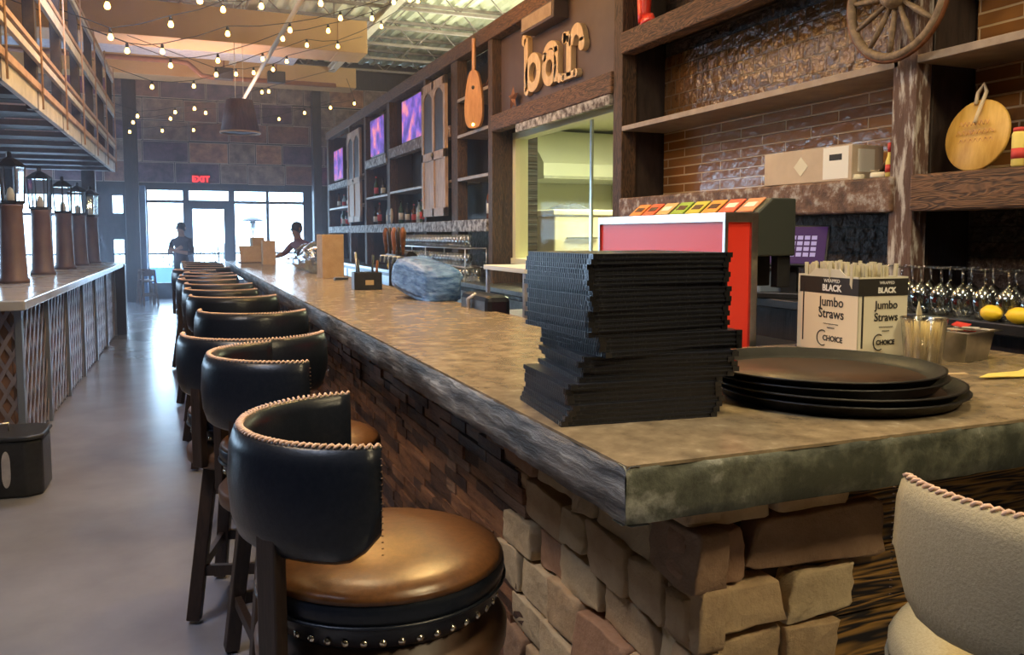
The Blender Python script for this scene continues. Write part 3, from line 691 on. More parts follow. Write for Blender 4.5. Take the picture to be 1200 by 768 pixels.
for k in range(8):
    y0 = 3.44-.115*k-.105
    b = MB(); b.add([(1.983, y0, 1.584), (1.983, y0+.095, 1.584), (2.045, y0+.095, 1.634), (2.045, y0, 1.634), (1.981, y0, 1.588), (1.981, y0+.095, 1.588), (2.043, y0+.095, 1.638), (2.043, y0, 1.638)], [(0, 3, 2, 1), (4, 5, 6, 7), (0, 1, 5, 4), (2, 3, 7, 6), (0, 4, 7, 3), (1, 2, 6, 5)])
    c_ = b.build('flavour_card', 'flavour%d' % k, sd); c_['label'] = ('orange', 'red', 'tan', 'green', 'yellow-green', 'bright orange', 'red and white', 'brown')[k]+' flavour card'
    MB().obox((2.012, y0+.047, 1.6135), (.014, .03, .0012), (0, R(-38.9), 0)).build('card_mark', 'label_white' if k in (2, 6, 7) else 'bottle_amber', c_)
for k in range(8):
    MB().box(2.10, 2.16, 3.40-.115*k-.07, 3.40-.115*k-.03, 1.30, 1.42).build('valve', 'black_plastic', sd, .004)

# ================================================================ BACK BAR
bb = thing('back_bar_shelving', 'huge dark timber back bar of posts, beams and open shelves', 'shelving', (0, 0, 0))
XB0, XB1 = 3.0, 3.375
def part(mb, name, mat, bev=.006, parent=None): return mb.build(name, mat, parent or bb, bev)
# posts (y0, y1, z0, z1, material)
for y0, y1, z0, z1, mt in ((2.74, 2.87, 0, 3.0, 'barn_wood'), (5.31, 5.44, 1.0, 3.6, 'post_wood'), (7.94, 8.06, 0, 3.5, 'post_wood'), (9.05, 9.28, 1.0, 3.5, 'post_wood'), (10.32, 10.42, 1.0, 3.5, 'post_wood'),
                      (12.25, 12.42, 1.0, 3.5, 'post_wood'), (13.9, 14.05, 1.0, 3.5, 'post_wood'), (15.25, 15.4, 1.0, 3.5, 'post_wood'), (17.5, 17.7, 0, 3.5, 'post_wood')):
    part(MB().box(XB0, XB0+(.09 if y0 < 3 else .12), y0, y1, z0, z1), 'post', mt)
    if y0 != 9.05: part(MB().box(XB0+.12, XB1, y0+.02, y1-.02, 1.0 if y0 < 9 and y0 > 3 else z0, z1), 'divider_panel', 'post_wood' if y0 == 7.94 else 'panel_dark')
# beams
for y0, y1, z0, z1, mt in ((5.35, 17.7, 3.45, 3.60, 'beam_wood'), (-2, 5.31, 2.78, 2.93, 'beam_wood'), (5.44, 7.94, 2.53, 2.69, 'beam_wood'),
                           (2.84, 5.31, 1.60, 1.76, 'low_beam'), (-2, 2.74, 1.60, 1.76, 'beam_wood'), (8.06, 17.5, 1.53, 1.66, 'white_beam'), (9.28, 12.25, 2.62, 2.76, 'low_beam'), (12.42, 13.9, 2.58, 2.72, 'white_beam'), (15.4, 17.5, 2.40, 2.52, 'white_beam')):
    part(MB().box(XB0-.02, XB0+.10, y0, y1, z0, z1), 'beam', mt, .012)
    if z0 < 3.4: part(MB().box(XB0+.10, XB1, y0, y1, z1-.05, z1-.005), 'shelf_board', 'panel_dark', 0)
part(MB().box(XB0, XB1, 5.31, 17.7, 3.60, 3.62), 'top_board', 'beam_wood')
for y0, y1, z0 in ((2.84, 5.31, 2.24), (-2, 2.74, 2.24), (8.06, 9.05, 2.10), (8.06, 9.05, 2.58), (8.06, 9.05, 2.98), (9.28, 12.25, 2.10), (12.42, 13.9, 2.08), (14.05, 15.25, 2.0), (14.05, 15.25, 2.5), (15.4, 17.5, 2.0)):
    part(MB().box(XB0, XB1, y0, y1, z0, z0+.035), 'shelf', 'shelf_edge', .003)
for y0, y1, z0, z1, mt in ((2.84, 5.31, 1.76, 2.26, 'tile_long'), (2.84, 5.31, 2.27, 2.78, 'tile_square'), (-2, 2.74, 1.76, 2.78, 'tile_long'), (8.06, 17.5, 1.66, 3.45, 'panel_dark')):
    part(MB().box(XB1-.02, XB1, y0, y1, z0, z1), 'tile_back' if 'tile' in mt else 'back_panel', mt, 0)
part(MB().box(3.10, 3.13, 5.44, 7.94, 2.69, 3.45), 'sign_panel', 'sign_panel', 0)
part(MB().box(XB0-.01, XB0+.03, 5.48, 7.3, 2.455, 2.53), 'window_head_trim', 'white_beam', .003)
# back counter
bc = thing('back_counter', 'low dark back bar counter under the shelves', 'counter', (0, 0, 0))
MB().box(2.80, XB1, -2, 3.95, 1.13, 1.175).build('counter_slab', 'black_plastic', bc, .005); MB().box(2.88, XB1, -2, 3.95, 0, 1.13).build('cabinet', 'panel_dark', bc)
MB().box(2.78, XB1, 3.95, 17.5, .96, 1.0).build('counter_slab', 'steel', bc, .005); MB().box(2.86, XB1, 3.95, 17.5, 0, .96).build('cabinet', 'black_plastic', bc)
for k in range(11):
    y = 4.1+1.2*k; MB().box(2.845, 2.86, y, y+1.1, .08, .9).build('cabinet_door', 'steel', bc, .004)

# bar lettering built from strokes, each letter a part
sg = thing('bar_sign', 'cut-out cream wooden letters spelling bar on the dark panel', 'sign', (3.10, 6.62, 2.80))
# local drawing plane: u runs to the right as seen (towards -Y), v up
def T_sign(v): return (-v[2], -v[0], v[1])
def ring(cx, cy, ro, ri, sy=1.25, n=28, a0=0, a1=360):
    o = [(cx+ro*math.cos(R(a0+(a1-a0)*k/n)), cy+ro*sy*math.sin(R(a0+(a1-a0)*k/n))) for k in range(n+1)]
    i = [(cx+ri*math.cos(R(a0+(a1-a0)*k/n)), cy+ri*sy*1.02*math.sin(R(a0+(a1-a0)*k/n))) for k in range(n+1)]
    return o, i
def add_ring(mb, cx, cy, ro, ri, sy=1.25, a0=0, a1=360, d0=.0, d1=.05):
    o, i = ring(cx, cy, ro, ri, sy, 28, a0, a1); n = len(o)
    vs = [T_sign((x, y, d)) for d in (d0, d1) for L_ in (o, i) for x, y in L_]; fs = []
    for k in range(n-1):
        fs += [(k, k+1, n+k+1, n+k), (2*n+k, 3*n+k, 3*n+k+1, 2*n+k+1), (k, 2*n+k, 2*n+k+1, k+1), (n+k, n+k+1, 3*n+k+1, 3*n+k)]
    fs += [(0, n, 3*n, 2*n), (n-1, 3*n-1, 4*n-1, 2*n-1)]
    mb.add(vs, fs)
def disc(mb, cx, cy, r, d1=.05): mb.prism([(cx+r*math.cos(2*PI*k/20), cy+r*math.sin(2*PI*k/20)) for k in range(20)], 0, d1, 0, T_sign)
b = MB(); b.prism([(-.62, 0), (-.53, .03), (-.53, .50), (-.62, .50)], 0, .05, 0, T_sign); add_ring(b, -.42, .165, .175, .085, 1.0); disc(b, -.62, .49, .055, .05); disc(b, -.56, .02, .045)
b.build('letter_b', 'pale_wood', sg, .004)
b = MB(); add_ring(b, -.06, .14, .155, .07, 1.0); b.prism([(.04, .0), (.12, .0), (.12, .30), (.04, .30)], 0, .05, 0, T_sign); add_ring(b, -.04, .245, .16, .075, .75, 0, 165); disc(b, -.16, .25, .045); disc(b, .14, .02, .042)
b.build('letter_a', 'pale_wood', sg, .004)
b = MB(); b.prism([(.28, .0), (.37, .0), (.37, .34), (.28, .34)], 0, .05, 0, T_sign); b.prism([(.21, -.02), (.45, -.02), (.45, .04), (.21, .04)], 0, .05, 0, T_sign); disc(b, .24, .33, .05); add_ring(b, .46, .24, .135, .055, 1.2, 0, 180); disc(b, .555, .22, .055); disc(b, .21, .01, .035); disc(b, .45, .01, .035)
b.prism([(.22, .28), (.33, .28), (.33, .37), (.22, .37)], 0, .05, 0, T_sign)
b.build('letter_r', 'pale_wood', sg, .004)
# grey box above the sign
lb = thing('wall_speaker', 'flat grey box fixed above the bar lettering', 'box', (3.02, 6.75, 3.33)); MB().box(-.06, .08, -.35, .35, -.03, .12).build('housing', 'sign_panel', lb, .01); MB().box(-.065, -.06, -.32, .32, -.01, .10).build('front_face', 'shelf_edge', lb)
# stars
def star(mb, ro, ri, d, T):
    pts = [((ro if k % 2 == 0 else ri)*math.sin(PI*k/5), (ro if k % 2 == 0 else ri)*math.cos(PI*k/5)) for k in range(10)]
    vs = [T((x, y, 0)) for x, y in pts]+[T((0, 0, d)), T((0, 0, -d*.2))]; mb.add(vs, [(k, (k+1) % 10, 10) for k in range(10)]+[((k+1) % 10, k, 11) for k in range(10)])
st = MB(); star(st, .13, .055, .03, lambda v: (-v[2], -v[0], v[1])); o = tag(st.build('metal_star', 'rust_metal'), 'rusty metal star propped at the left of the bar lettering', 'star'); o.location = (3.05, 7.5, 2.80)

# wagon wheel
wh = thing('wagon_wheel', 'wooden spoked wagon wheel hung at the top of the barn wood post', 'wheel', (2.93, 2.80, 2.53))
def wt(r, a, x): return (x, r*math.cos(a), r*math.sin(a))
RW = .255
MB().tube([wt(RW, 2*PI*k/48, 0) for k in range(48)], .020, 8, closed=True).build('felloe', 'wheel_wood', wh)
MB().tube([wt(RW+.018, 2*PI*k/48, .0) for k in range(48)], .011, 6, closed=True).build('iron_tyre', 'rust_metal', wh)
MB().lathe([(.03, -.06), (.045, -.05), (.055, -.02), (.055, .02), (.04, .05), (.02, .055)], n=20, axis=Matrix.Rotation(R(90), 3, 'Y')).build('hub', 'wheel_wood', wh)
for k in range(12):
    a = 2*PI*k/12+.1; MB().tube([wt(.05, a, 0), wt(.14, a, 0), wt(RW, a, 0)], .01, 8, radii=[.009, .014, .010]).build('spoke', 'wheel_wood', wh)
# cardboard box on shelf
cbx = thing('cardboard_box', 'pale cardboard shipping box with white labels on the right shelf', 'box', (3.09, 3.42, 1.762), R(3))
MB().box(-.09, .12, -.30, .30, 0, .17).build('carton', 'box_pale', cbx, .003)
MB().box(-.0915, -.09, -.28, -.12, .01, .165).box(-.05, .06, -.3015, -.30, .04, .15).build('shipping_label', 'paper_white', cbx); MB().obox((-.0913, .03, .085), (.0006, .035, .035), (R(45), 0, 0)).build('diamond_mark', 'white_card', cbx)
MB().box(-.0918, -.0915, -.24, -.16, .10, .13).build('label_print', 'ink', cbx)
def lid(x, y, r, lab): tag(MB().lathe([(0, 0), (r, 0), (r*1.02, .006), (r, .022), (r*.8, .026), (0, .026)], n=24).build('jar_lid', 'white_card'), lab, 'lid').location = (x, y, 1.7625)
lid(3.06, 3.12, .035, 'small cream jar lid just right of the cardboard box'); lid(3.05, 2.97, .045, 'wider cream jar lid in front of the cord coil')
cc = MB(); rn = random.Random(8)
for q in range(4): cc.tube([(.045*math.cos(a)*(1+.12*q), .075*math.sin(a)*(1+.1*q), .008+.010*q+.02*abs(math.sin(a+q))) for a in [2*PI*k/20 for k in range(20)]], .0035, 5, closed=True)
tag(cc.build('cord_coil', 'cord_cream'), 'loose coil of cream cord on the shelf behind the jar lids', 'cord').location = (3.20, 3.12, 1.7625)
tag(MB().tube([(3.16, 3.10, 1.77), (3.12, 2.94, 1.92), (3.09, 2.865, 2.10)], .010, 7).build('wooden_stick', 'wheel_wood'), 'thin wooden stick leaning against the barn wood post', 'stick')
hb = thing('sauce_bottle', 'slim hot sauce bottle with an orange cap beside the barn wood post', 'bottle', (3.03, 2.90, 1.7625))
MB().lathe([(.014, 0), (.018, .004), (.018, .07), (.010, .095), (.008, .115)], n=14).build('bottle_body', 'yellow_paper', hb); MB().lathe([(.010, .112), (.011, .15), (.006, .155)], n=12).build('cap', 'label_red', hb); MB().lathe([(.0186, .02), (.0186, .055)], n=14).build('bottle_label', 'label_red', hb)
# round board with a handle
rb = thing('round_board', 'round yellow wooden board with a ribbon handle leaning on the right shelf', 'board', (3.12, 2.53, 1.762), 0)
ax = Matrix.Rotation(R(90-8), 3, 'Y')
MB().lathe([(0, -.008), (.145, -.008), (.15, -.004), (.15, .004), (.145, .008), (0, .008)], (0, 0, 0), 40, axis=Matrix.Rotation(R(98), 3, 'Y')).build('disc', 'yellow_wood', rb, 0).location = (0, 0, .15)
MB().tube([(.0, .012, .28), (.02, .02, .33), (.03, 0, .365), (.02, -.02, .33), (-.02, -.012, .23), (-.03, -.012, .20)], .008, 8).build('handle_loop', 'cord_cream', rb)
for q, zz in enumerate((.20, .165, .13, .095)):
    hw = (.07, .09, .085, .05)[q]
    MB().tube([(-.010+(.15-zz)*.14-.0035, hw*t, zz+.009*math.sin(t*23+q)) for t in [-1+.04*k for k in range(51)]], .0018, 4).build('carved_script', 'instrument_wood', rb)
for k, (y, c1, c2, lb_) in enumerate(((2.275, 'yellow_paper', 'label_red', 'yellow drink can with a red lid beside the round board'), (2.20, 'label_white', 'steel', 'pale drink can at the far right of the shelf'))):
    t = thing('drink_can', lb_, 'can', (3.04, y, 1.762)); MB().lathe([(.026, 0), (.03, .006), (.03, .125), (.025, .135)], n=20).build('can_body', c1, t); MB().lathe([(.026, .134), (.026, .15), (.01, .152)], n=20).build('lid', c2, t); MB().lathe([(.0305, .03), (.0305, .07)], n=20).build('can_label', 'label_red' if k == 0 else 'galv', t)
# red boot on the upper beam
bt = thing('cowboy_boot', 'red cowboy boot standing on the upper beam right of the sign', 'boot', (3.06, 5.12, 2.93), R(-100))
MB().tube([(0, 0, .03), (0, 0, .10), (0, 0, .2), (0, 0, .36)], .05, 14, radii=[.042, .045, .05, .062]).build('shaft', 'red_panel', bt)
MB().lathe([(.0, .0), (.9, .0), (1, .3), (.7, .8), (.0, 1)], (.07, 0, .012), 18, sx=.105, sy=.042).build('foot', 'red_panel', bt).scale = (1, 1, .08)
MB().box(-.04, .0, -.03, .03, 0, .035).build('heel', 'black_plastic', bt, .004)

# wine glasses on the back counter
wg = None; n = 0
for r_ in range(2):
    for k in range(11):
        y = 3.05-.098*k-.03*r_; x = 2.87+.13*r_
        lab = 'upturned wine glass, %s row on the back counter, %s from the straw box' % (('front', 'rear')[r_], ORD[k])
        if wg is None:
            wg = thing('wine_glass', lab, 'glass', (x, y, 1.1755), 0, 'upturned wine glasses on the back counter')
            MB().lathe([(.030, 0), (.038, .03), (.043, .065), (.036, .10), (.015, .122), (.005, .130), (.004, .131), (.013, .120), (.034, .098), (.041, .065), (.036, .03), (.028, .001)], n=20).build('bowl', 'clear_glass', wg)
            MB().lathe([(.0045, .128), (.0045, .185)], n=8).build('stem', 'clear_glass', wg); MB().lathe([(.005, .182), (.034, .188), (.036, .191), (.0, .192)], n=20).build('foot', 'clear_glass', wg)
        else: dup(wg, (x, y, 1.1755), 0, lab)
for k, (y, z_) in enumerate(((2.20, 0), (2.09, 0))):
    t = thing('lemon', ('left whole lemon in front of the wine glasses', 'right whole lemon in front of the wine glasses at the frame edge')[k], 'lemon', (2.825, y, 1.2065), R(80+20*k), 'lemons in front of the wine glasses')
    pr = [(0, -.048), (.007, -.043), (.02, -.034), (.029, -.015), (.031, 0), (.029, .015), (.02, .033), (.008, .042), (0, .049)]
    MB().lathe(pr, n=20, axis=Matrix.Rotation(R(90), 3, 'Y')).build('fruit', 'lemon', t)

# POS
ps = thing('pos_terminal', 'touchscreen order terminal with a purple screen on the back counter', 'screen', (2.89, 3.40, 1.1755), R(38))
ps.location.z = 1.1755
MB().box(-.05, .16, -.16, .16, 0, .03).build('foot', 'black_plastic', ps, .005)
m, nt, b_ = principled('pos_screen', (.03, .02, .05), .2)
b_.inputs['Emission Color'].default_value = (.16, .06, .26, 1); b_.inputs['Emission Strength'].default_value = .2
emit('pos_keys', (.30, .28, .60), .25)
sp = MB().obox((.04, 0, .265), (.012, .19, .115), (0, R(28), 0)).build('screen_housing', 'black_plastic', ps, .004)
MB().obox((.027, 0, .271), (.002, .178, .104), (0, R(28), 0)).build('display', 'pos_screen', sp)
kb = MB(); ax = Matrix.Rotation(R(28), 3, 'Y')
for i in range(4):
    for j in range(4):
        c_ = Vector((.027, 0, .271))+ax @ Vector((-.0025, -.12+.034*i, -.055+.032*j)); kb.obox(c_, (.0008, .013, .011), (0, R(28), 0))
kb.build('screen_keys', 'pos_keys', sp)
MB().beam((.06, 0, .02), (.05, 0, .24), .08, .05).build('neck', 'black_plastic', ps, .004)
pr = thing('receipt_printer', 'blue-grey receipt printer box beside the soda dispenser', 'printer', (2.84, 3.62, 1.1755), R(-10)); principled('printer_grey', (.16, .20, .27), .4)
MB().box(-.02, .18, -.12, .12, 0, .14).build('case', 'printer_grey', pr, .012); MB().box(-.024, -.019, -.10, .10, .085, .093).box(-.023, -.019, -.03, .06, .03, .05).build('paper_slot', 'ink', pr); MB().box(.02, .16, -.1, .1, .14, .15).build('lid', 'galv', pr, .003)
for k, (x, y, s_, l_) in enumerate(((2.92, 2.98, .05, 'white paper receipt roll lying right of the touchscreen'), (2.95, 2.90, .04, 'smaller white paper roll beside the larger receipt roll'))):
    t = thing('receipt_roll', l_, 'paper roll', (x, y, 1.1755)); MB().lathe([(s_*.3, 0), (s_, 0), (s_, .11+.02*k), (s_*.3, .11+.02*k)], n=24).build('paper', 'paper_white', t); MB().lathe([(s_*.3, 0), (s_*.29, .11+.02*k)], n=12).build('core', 'cardboard', t)

# kitchen seen through the serving window
k_ = MB(); k_.box(6.6, 6.7, 3.8, 12.1, 0, 3.1); k_.box(3.5, 6.7, 12, 12.1, 0, 3.1); k_.box(3.5, 6.7, 3.8, 3.9, 0, 3.1); k_.box(3.5, 6.7, 3.8, 12.1, 3.1, 3.2)
struct(k_.build('wall_kitchen', 'kitchen_wall'), 'pale yellow-green walls of the lit kitchen', 'wall')
struct(MB().box(3.5, 6.6, 3.9, 12, 0, .005).build('floor_kitchen', 'concrete_floor'), 'kitchen floor behind the serving window', 'floor')
fr = MB(); fr.box(3.22, 3.36, 7.86, 7.94, 1.2, 2.5); fr.box(3.22, 3.36, 5.44, 5.50, 1.2, 2.5); fr.box(3.22, 3.36, 5.44, 7.94, 2.46, 2.53); fr.box(3.26, 3.30, 5.62, 5.66, 1.2, 2.46); fr.box(3.20, 3.38, 5.44, 7.94, 1.2, 1.26)
fw = struct(fr.build('window_7', 'kitchen_wall', None, .004), 'serving window frame opening to the lit kitchen', 'window')
MB().box(3.27, 3.274, 6.3, 7.86, 1.26, 2.46).build('sliding_pane', 'pane_glass', fw); MB().box(3.262, 3.282, 6.28, 6.31, 1.26, 2.46).build('pane_edge', 'steel', fw)
hd = thing('extractor_hood', 'long white kitchen extractor hood above the freezer', 'hood', (0, 0, 0)); b = MB()
b.add([(4.9, 10.9, 2.30), (4.9, 11.95, 2.30), (4.9, 11.95, 3.05), (4.9, 11.5, 3.05), (4.9, 10.9, 2.52), (6.55, 10.9, 2.30), (6.55, 11.95, 2.30), (6.55, 11.95, 3.05), (6.55, 11.5, 3.05), (6.55, 10.9, 2.52)], [(0, 1, 2, 3, 4), (9, 8, 7, 6, 5), (0, 5, 6, 1), (1, 6, 7, 2), (2, 7, 8, 3), (3, 8, 9, 4), (4, 9, 5, 0)])
b.build('canopy', 'kitchen_white', hd); MB().box(4.9, 6.55, 10.88, 10.9, 2.30, 2.34).build('lip', 'steel', hd)
fz = thing('kitchen_freezer', 'tall cream freezer in the kitchen behind the serving window', 'freezer', (4.42, 9.2, 0))
MB().box(-.35, .45, -.45, .55, .06, 1.72).build('body', 'freezer', fz, .02); MB().box(-.37, .47, -.47, .57, 1.72, 1.79).build('lid', 'freezer', fz, .015); MB().box(-.2, .2, -.485, -.46, 1.45, 1.47).build('handle', 'steel', fz); MB().box(-.3, .4, -.4, .5, 0, .06).build('plinth', 'ink', fz)
cl = MB(); pts = []; nn = 14
for i in range(nn+1):
    for j in range(9):
        u = i/nn; v = j/8; e = math.sin(PI*u)*math.sin(PI*v); pts.append((-.25+.5*u, -.2+.4*v, .004+.09*e*(1+.5*math.sin(7*u+3*v))))
cl.add(pts, [(i*9+j, (i+1)*9+j, (i+1)*9+j+1, i*9+j+1) for i in range(nn) for j in range(8)], 0, True)
o = tag(cl.build('dark_cloth', 'dark_cloth'), 'crumpled dark cloth lying on top of the cream freezer', 'cloth'); o.location = (4.42, 9.1, 1.79)
sq = thing('mop_handle_set', 'yellow spray bottle hanging by the kitchen window jamb', 'bottle', (4.05, 7.1, 1.18)); MB().lathe([(.04, 0), (.045, .01), (.045, .12), (.015, .17), (.012, .2)], n=14).build('bottle_body', 'yellow_paper', sq); MB().box(-.03, .03, -.012, .012, .2, .23).box(-.04, -.02, -.01, .01, .14, .2).build('trigger', 'ink', sq)
ks = thing('kitchen_side_table', 'steel prep table beneath the yellow bottle in the kitchen', 'table', (3.9, 6.4, 0)); MB().box(-.3, .3, -.9, .7, 1.14, 1.18).build('table_top', 'steel', ks, .004)
for sx in (-.26, .26):
    for sy in (-.85, .65): MB().tube([(sx, sy, 0), (sx, sy, 1.14)], .018).build('leg', 'steel', ks)

# ---- shutters
def shutter(y0, y1, z0, z1, lab, bottom='shutter'):
    s = thing('shutter_door', lab, 'shutter', (2.955, 0, 0), 0, 'old panelled shutters fixed on the back bar')
    ym = (y0+y1)/2; g = .07; fr_ = MB()
    for a, c in ((y0, y0+g), (ym-g*.5, ym+g*.5), (y1-g, y1)): fr_.box(-.02, .02, a, c, z0, z1)
    zm = z0+(z1-z0)*.42; z2 = z0+(z1-z0)*.02
    for a in (z0, zm, z1-.10): fr_.box(-.02, .02, y0, y1, a, a+.10)
    # arched head
    n = 16
    for (a, c) in ((y0+g, ym-g*.5), (ym+g*.5, y1-g)):
        poly = [(a, z1-.10), (a, z1-.2)]+[(a+(c-a)*k/n, z1-.2+.09*math.sin(PI*k/n)) for k in range(n+1)]+[(c, z1-.10)]
        fr_.prism(poly, -.018, .018, 0, lambda v: (v[2], v[0], v[1]))
    fr_.build('frame', 'shutter', s, .003)
    for (a, c) in ((y0+g, ym-g*.5), (ym+g*.5, y1-g)):
        for (za, zb, mt) in ((z0+.1, zm, bottom), (zm+.1, z1-.1, 'panel_dark')):
            MB().box(-.004, .006, a, c, za, zb).build('panel', mt, s)
    MB().lathe([(.012, 0), (.02, .02), (0, .03)], (0, 0, 0), 10, axis=Matrix.Rotation(R(-90), 3, 'Y')).build('knob', 'steel', s).location = (-.02, ym, zm+.05)
shutter(9.32, 10.30, 1.72, 3.34, 'tall pale double shutter with arched panels between the television and open shelves')
shutter(14.1, 15.2, 1.72, 3.30, 'second tall pale shutter further along the back bar')
# ---- TVs
def tvmat(i):
    m = bpy.data.materials.new('tv%d' % i); m.use_nodes = True; nt = m.node_tree; N = nt.nodes; L = nt.links; b = N['Principled BSDF']
    tc = N.new('ShaderNodeTexCoord'); mp = N.new('ShaderNodeMapping'); mp.inputs['Location'].default_value = (0, i*3.1, i); mp.inputs['Scale'].default_value = (1, 1.8, 1.8)
    no = N.new('ShaderNodeTexNoise'); no.inputs['Scale'].default_value = 2.2; no.inputs['Detail'].default_value = 5
    L.new(tc.outputs['Object'], mp.inputs[0]); L.new(mp.outputs[0], no.inputs['Vector'])
    cr = N.new('ShaderNodeValToRGB'); e = cr.color_ramp.elements; e[0].position = .35; e[0].color = (.03, .02, .25, 1); e[1].position = .66; e[1].color = (.9, .30, .35, 1)
    k = e.new(.5); k.color = (.22, .10, .62, 1); k = e.new(.57); k.color = (.55, .14, .45, 1)
    L.new(no.outputs['Fac'], cr.inputs[0]); L.new(cr.outputs[0], b.inputs['Emission Color']); b.inputs['Emission Strength'].default_value = 1.0; b.inputs['Base Color'].default_value = (.02, .02, .03, 1)
    M['tv%d' % i] = m
for i, (y, z, w_, h_, l_) in enumerate(((11.05, 3.06, 1.02, .60, 'nearest wall television showing a purple and pink stage picture'), (13.1, 3.04, .95, .60, 'middle wall television showing a purple picture, beyond the nearest screen'), (16.45, 2.86, .95, .60, 'farthest wall television low at the end of the back bar'))):
    tvmat(i); t = thing('television', l_, 'television', (3.03, y, z), R(0), 'televisions on the back bar')
    MB().box(-.02, .04, -w_/2, w_/2, -h_/2, h_/2).build('housing', 'black_plastic', t, .008); MB().box(-.024, -.019, -w_/2+.02, w_/2-.02, -h_/2+.02, h_/2-.02).build('screen', 'tv%d' % i, t)
    MB().box(.04, .34, -.08, .08, -.08, .08).build('wall_mount', 'black_metal', t)
# hanging instrument shaped board
gt = thing('wooden_dulcimer', 'hanging honey-coloured wooden instrument with a long neck beside the sign bay', 'instrument', (2.93, 8.28, 2.60), R(35))
ol = []; nn = 40
for k in range(nn):
    a = 2*PI*k/nn; zz = -.30*math.cos(a); ww = .11*abs(math.sin(a))**.6*(1+.25*math.cos(a))*(1 if math.sin(a) >= 0 else -1)
    ol.append((ww, zz+.30))
MB().prism(ol, -.02, .02, 0, lambda v: (v[2], v[0], v[1])).build('body', 'instrument_wood', gt, .006)
MB().box(-.02, .01, -.018, .018, .56, .92).build('neck', 'instrument_wood', gt, .004); MB().lathe([(.0, 0), (.02, .0), (.02, .003), (0, .003)], n=14, axis=Matrix.Rotation(R(-90), 3, 'Y')).build('sound_hole', 'ink', gt).location = (-.02, 0, .42)
MB().tube([(0, 0, .9), (0, .01, 1.0)], .004, 5).build('hanging_cord', 'black_plastic', gt)
MB().lathe([(.0, 0), (.016, .0), (.016, .003), (0, .003)], n=14, axis=Matrix.Rotation(R(-90), 3, 'Y')).build('glowing_disc', 'bulb_glow', gt).location = (-.021, 0, .04)  # disc is no lamp, its shine is put in as bulb emission
b = MB(); rn = random.Random(3)
for k in range(14):
    a = rn.uniform(0, 6.28); b.tube([(0, 0, 0), (.05*math.cos(a), .16*math.cos(a*1.7), .12*abs(math.sin(a)))], .009, 5)
tag(b.build('dried_branches', 'rust_metal'), 'bundle of dried brown branches on the shelf behind the hanging instrument', 'branches').location = (3.15, 8.6, 3.02)

# bottles on the shelves
def bottle(x, y, z, mat, lab, h=.29, lm='label_white', grp='bottles on the back bar shelves'):
    t = thing('liquor_bottle', lab, 'bottle', (x, y, z), 0, grp); q = h/.29
    MB().lathe([(.034, 0), (.037, .005), (.037, .17*q), (.030, .20*q), (.013, .225*q), (.013, .272*q)], n=16).build('bottle_body', mat, t)
    MB().lathe([(.0375, .05*q), (.0375, .135*q)], n=16).build('bottle_label', lm, t); MB().lathe([(.015, .268*q), (.015, .29*q), (.0, .292*q)], n=12).build('cap', 'bottle_dark' if lm == 'label_white' else 'label_red', t)
bottle(3.09, 8.25, 1.66, 'bottle_amber', 'brown bottle with a white label on the shelf nearest the serving window', .36)
bottle(3.09, 8.13, 1.66, 'bottle_clear', 'clear bottle right beside the brown labelled bottle near the serving window', .28)
bottle(3.10, 9.35+.0, 1.66, 'bottle_clear', 'clear bottle hidden partly behind the pale shutter', .3)
nb = 0
cols = ['bottle_amber', 'bottle_dark', 'bottle_green', 'bottle_clear']
cn = {'bottle_amber': 'amber', 'bottle_dark': 'black', 'bottle_green': 'green', 'bottle_clear': 'clear'}
rn = random.Random(12)
for (ya, yb, z, nme, N_) in ((10.6, 12.1, 1.66, 'low shelf under the nearest television', 7), (12.6, 13.8, 1.66, 'low shelf under the middle television', 5), (15.6, 17.2, 1.66, 'low shelf at the far end', 6), (12.6, 13.7, 2.115, 'upper shelf under the middle television', 4), (15.6, 17.3, 2.035, 'upper shelf at the far end', 5)):
    for k in range(N_):
        c_ = cols[(k+nb) % 4]; bottle(3.12+rn.uniform(0, .1), ya+(yb-ya)*k/(N_-1), z, c_, '%s bottle, %s from the near end of the %s' % (cn[c_], ORD[k], nme), rn.uniform(.26, .36), rn.choice(('label_white', 'label_red')))
    nb += 1
# back bar glass tumblers, in racks
tg = None
for r_ in range(2):
    for k in range(26):
        y = 8.3+.115*k; x = 2.86+.11*r_; lab = 'upturned tumbler, %s row on the back counter, %s from the serving window' % (('front', 'rear')[r_], ORD[k])
        if tg is None: tg = tag(MB().lathe([(.036, 0), (.030, .14), (0, .14), (0, .136), (.027, .136), (.033, 0)], n=14).build('tumbler', 'clear_glass'), lab, 'glass', 'tumblers on the back counter'); o = tg
        else: o = tg.copy(); C.objects.link(o); o['label'] = lab
        o.location = (x, y, 1.0005)
# second tier glasses on wire rack
rk = thing('glass_rack', 'chrome wire rack holding rows of upturned glasses behind the bar', 'rack', (2.95, 9.8, 1.15))
b = MB()
for z_ in (0, .2):
    for x_ in (-.12, .12): b.tube([(x_, -1.5, z_), (x_, 1.5, z_)], .006, 5)
    for k in range(31): b.tube([(-.12, -1.5+.1*k, z_), (.12, -1.5+.1*k, z_)], .003, 4)
b.build('wire_shelf', 'steel', rk)
for x_ in (-.12, .12):
    for y_ in (-1.5, 0, 1.5): MB().tube([(x_, y_, -.15), (x_, y_, .2)], .007, 6).build('upright', 'steel', rk)
for tier, zz in (('lower', 1.157), ('upper', 1.357)):
    for k in range(24):
        o = tg.copy(); C.objects.link(o); o.location = (2.90, 8.38+.118*k, zz); o['group'] = 'glasses on the wire rack'; o['label'] = 'upturned glass, %s tier of the wire rack, %s from the serving window' % (tier, ORD[k])
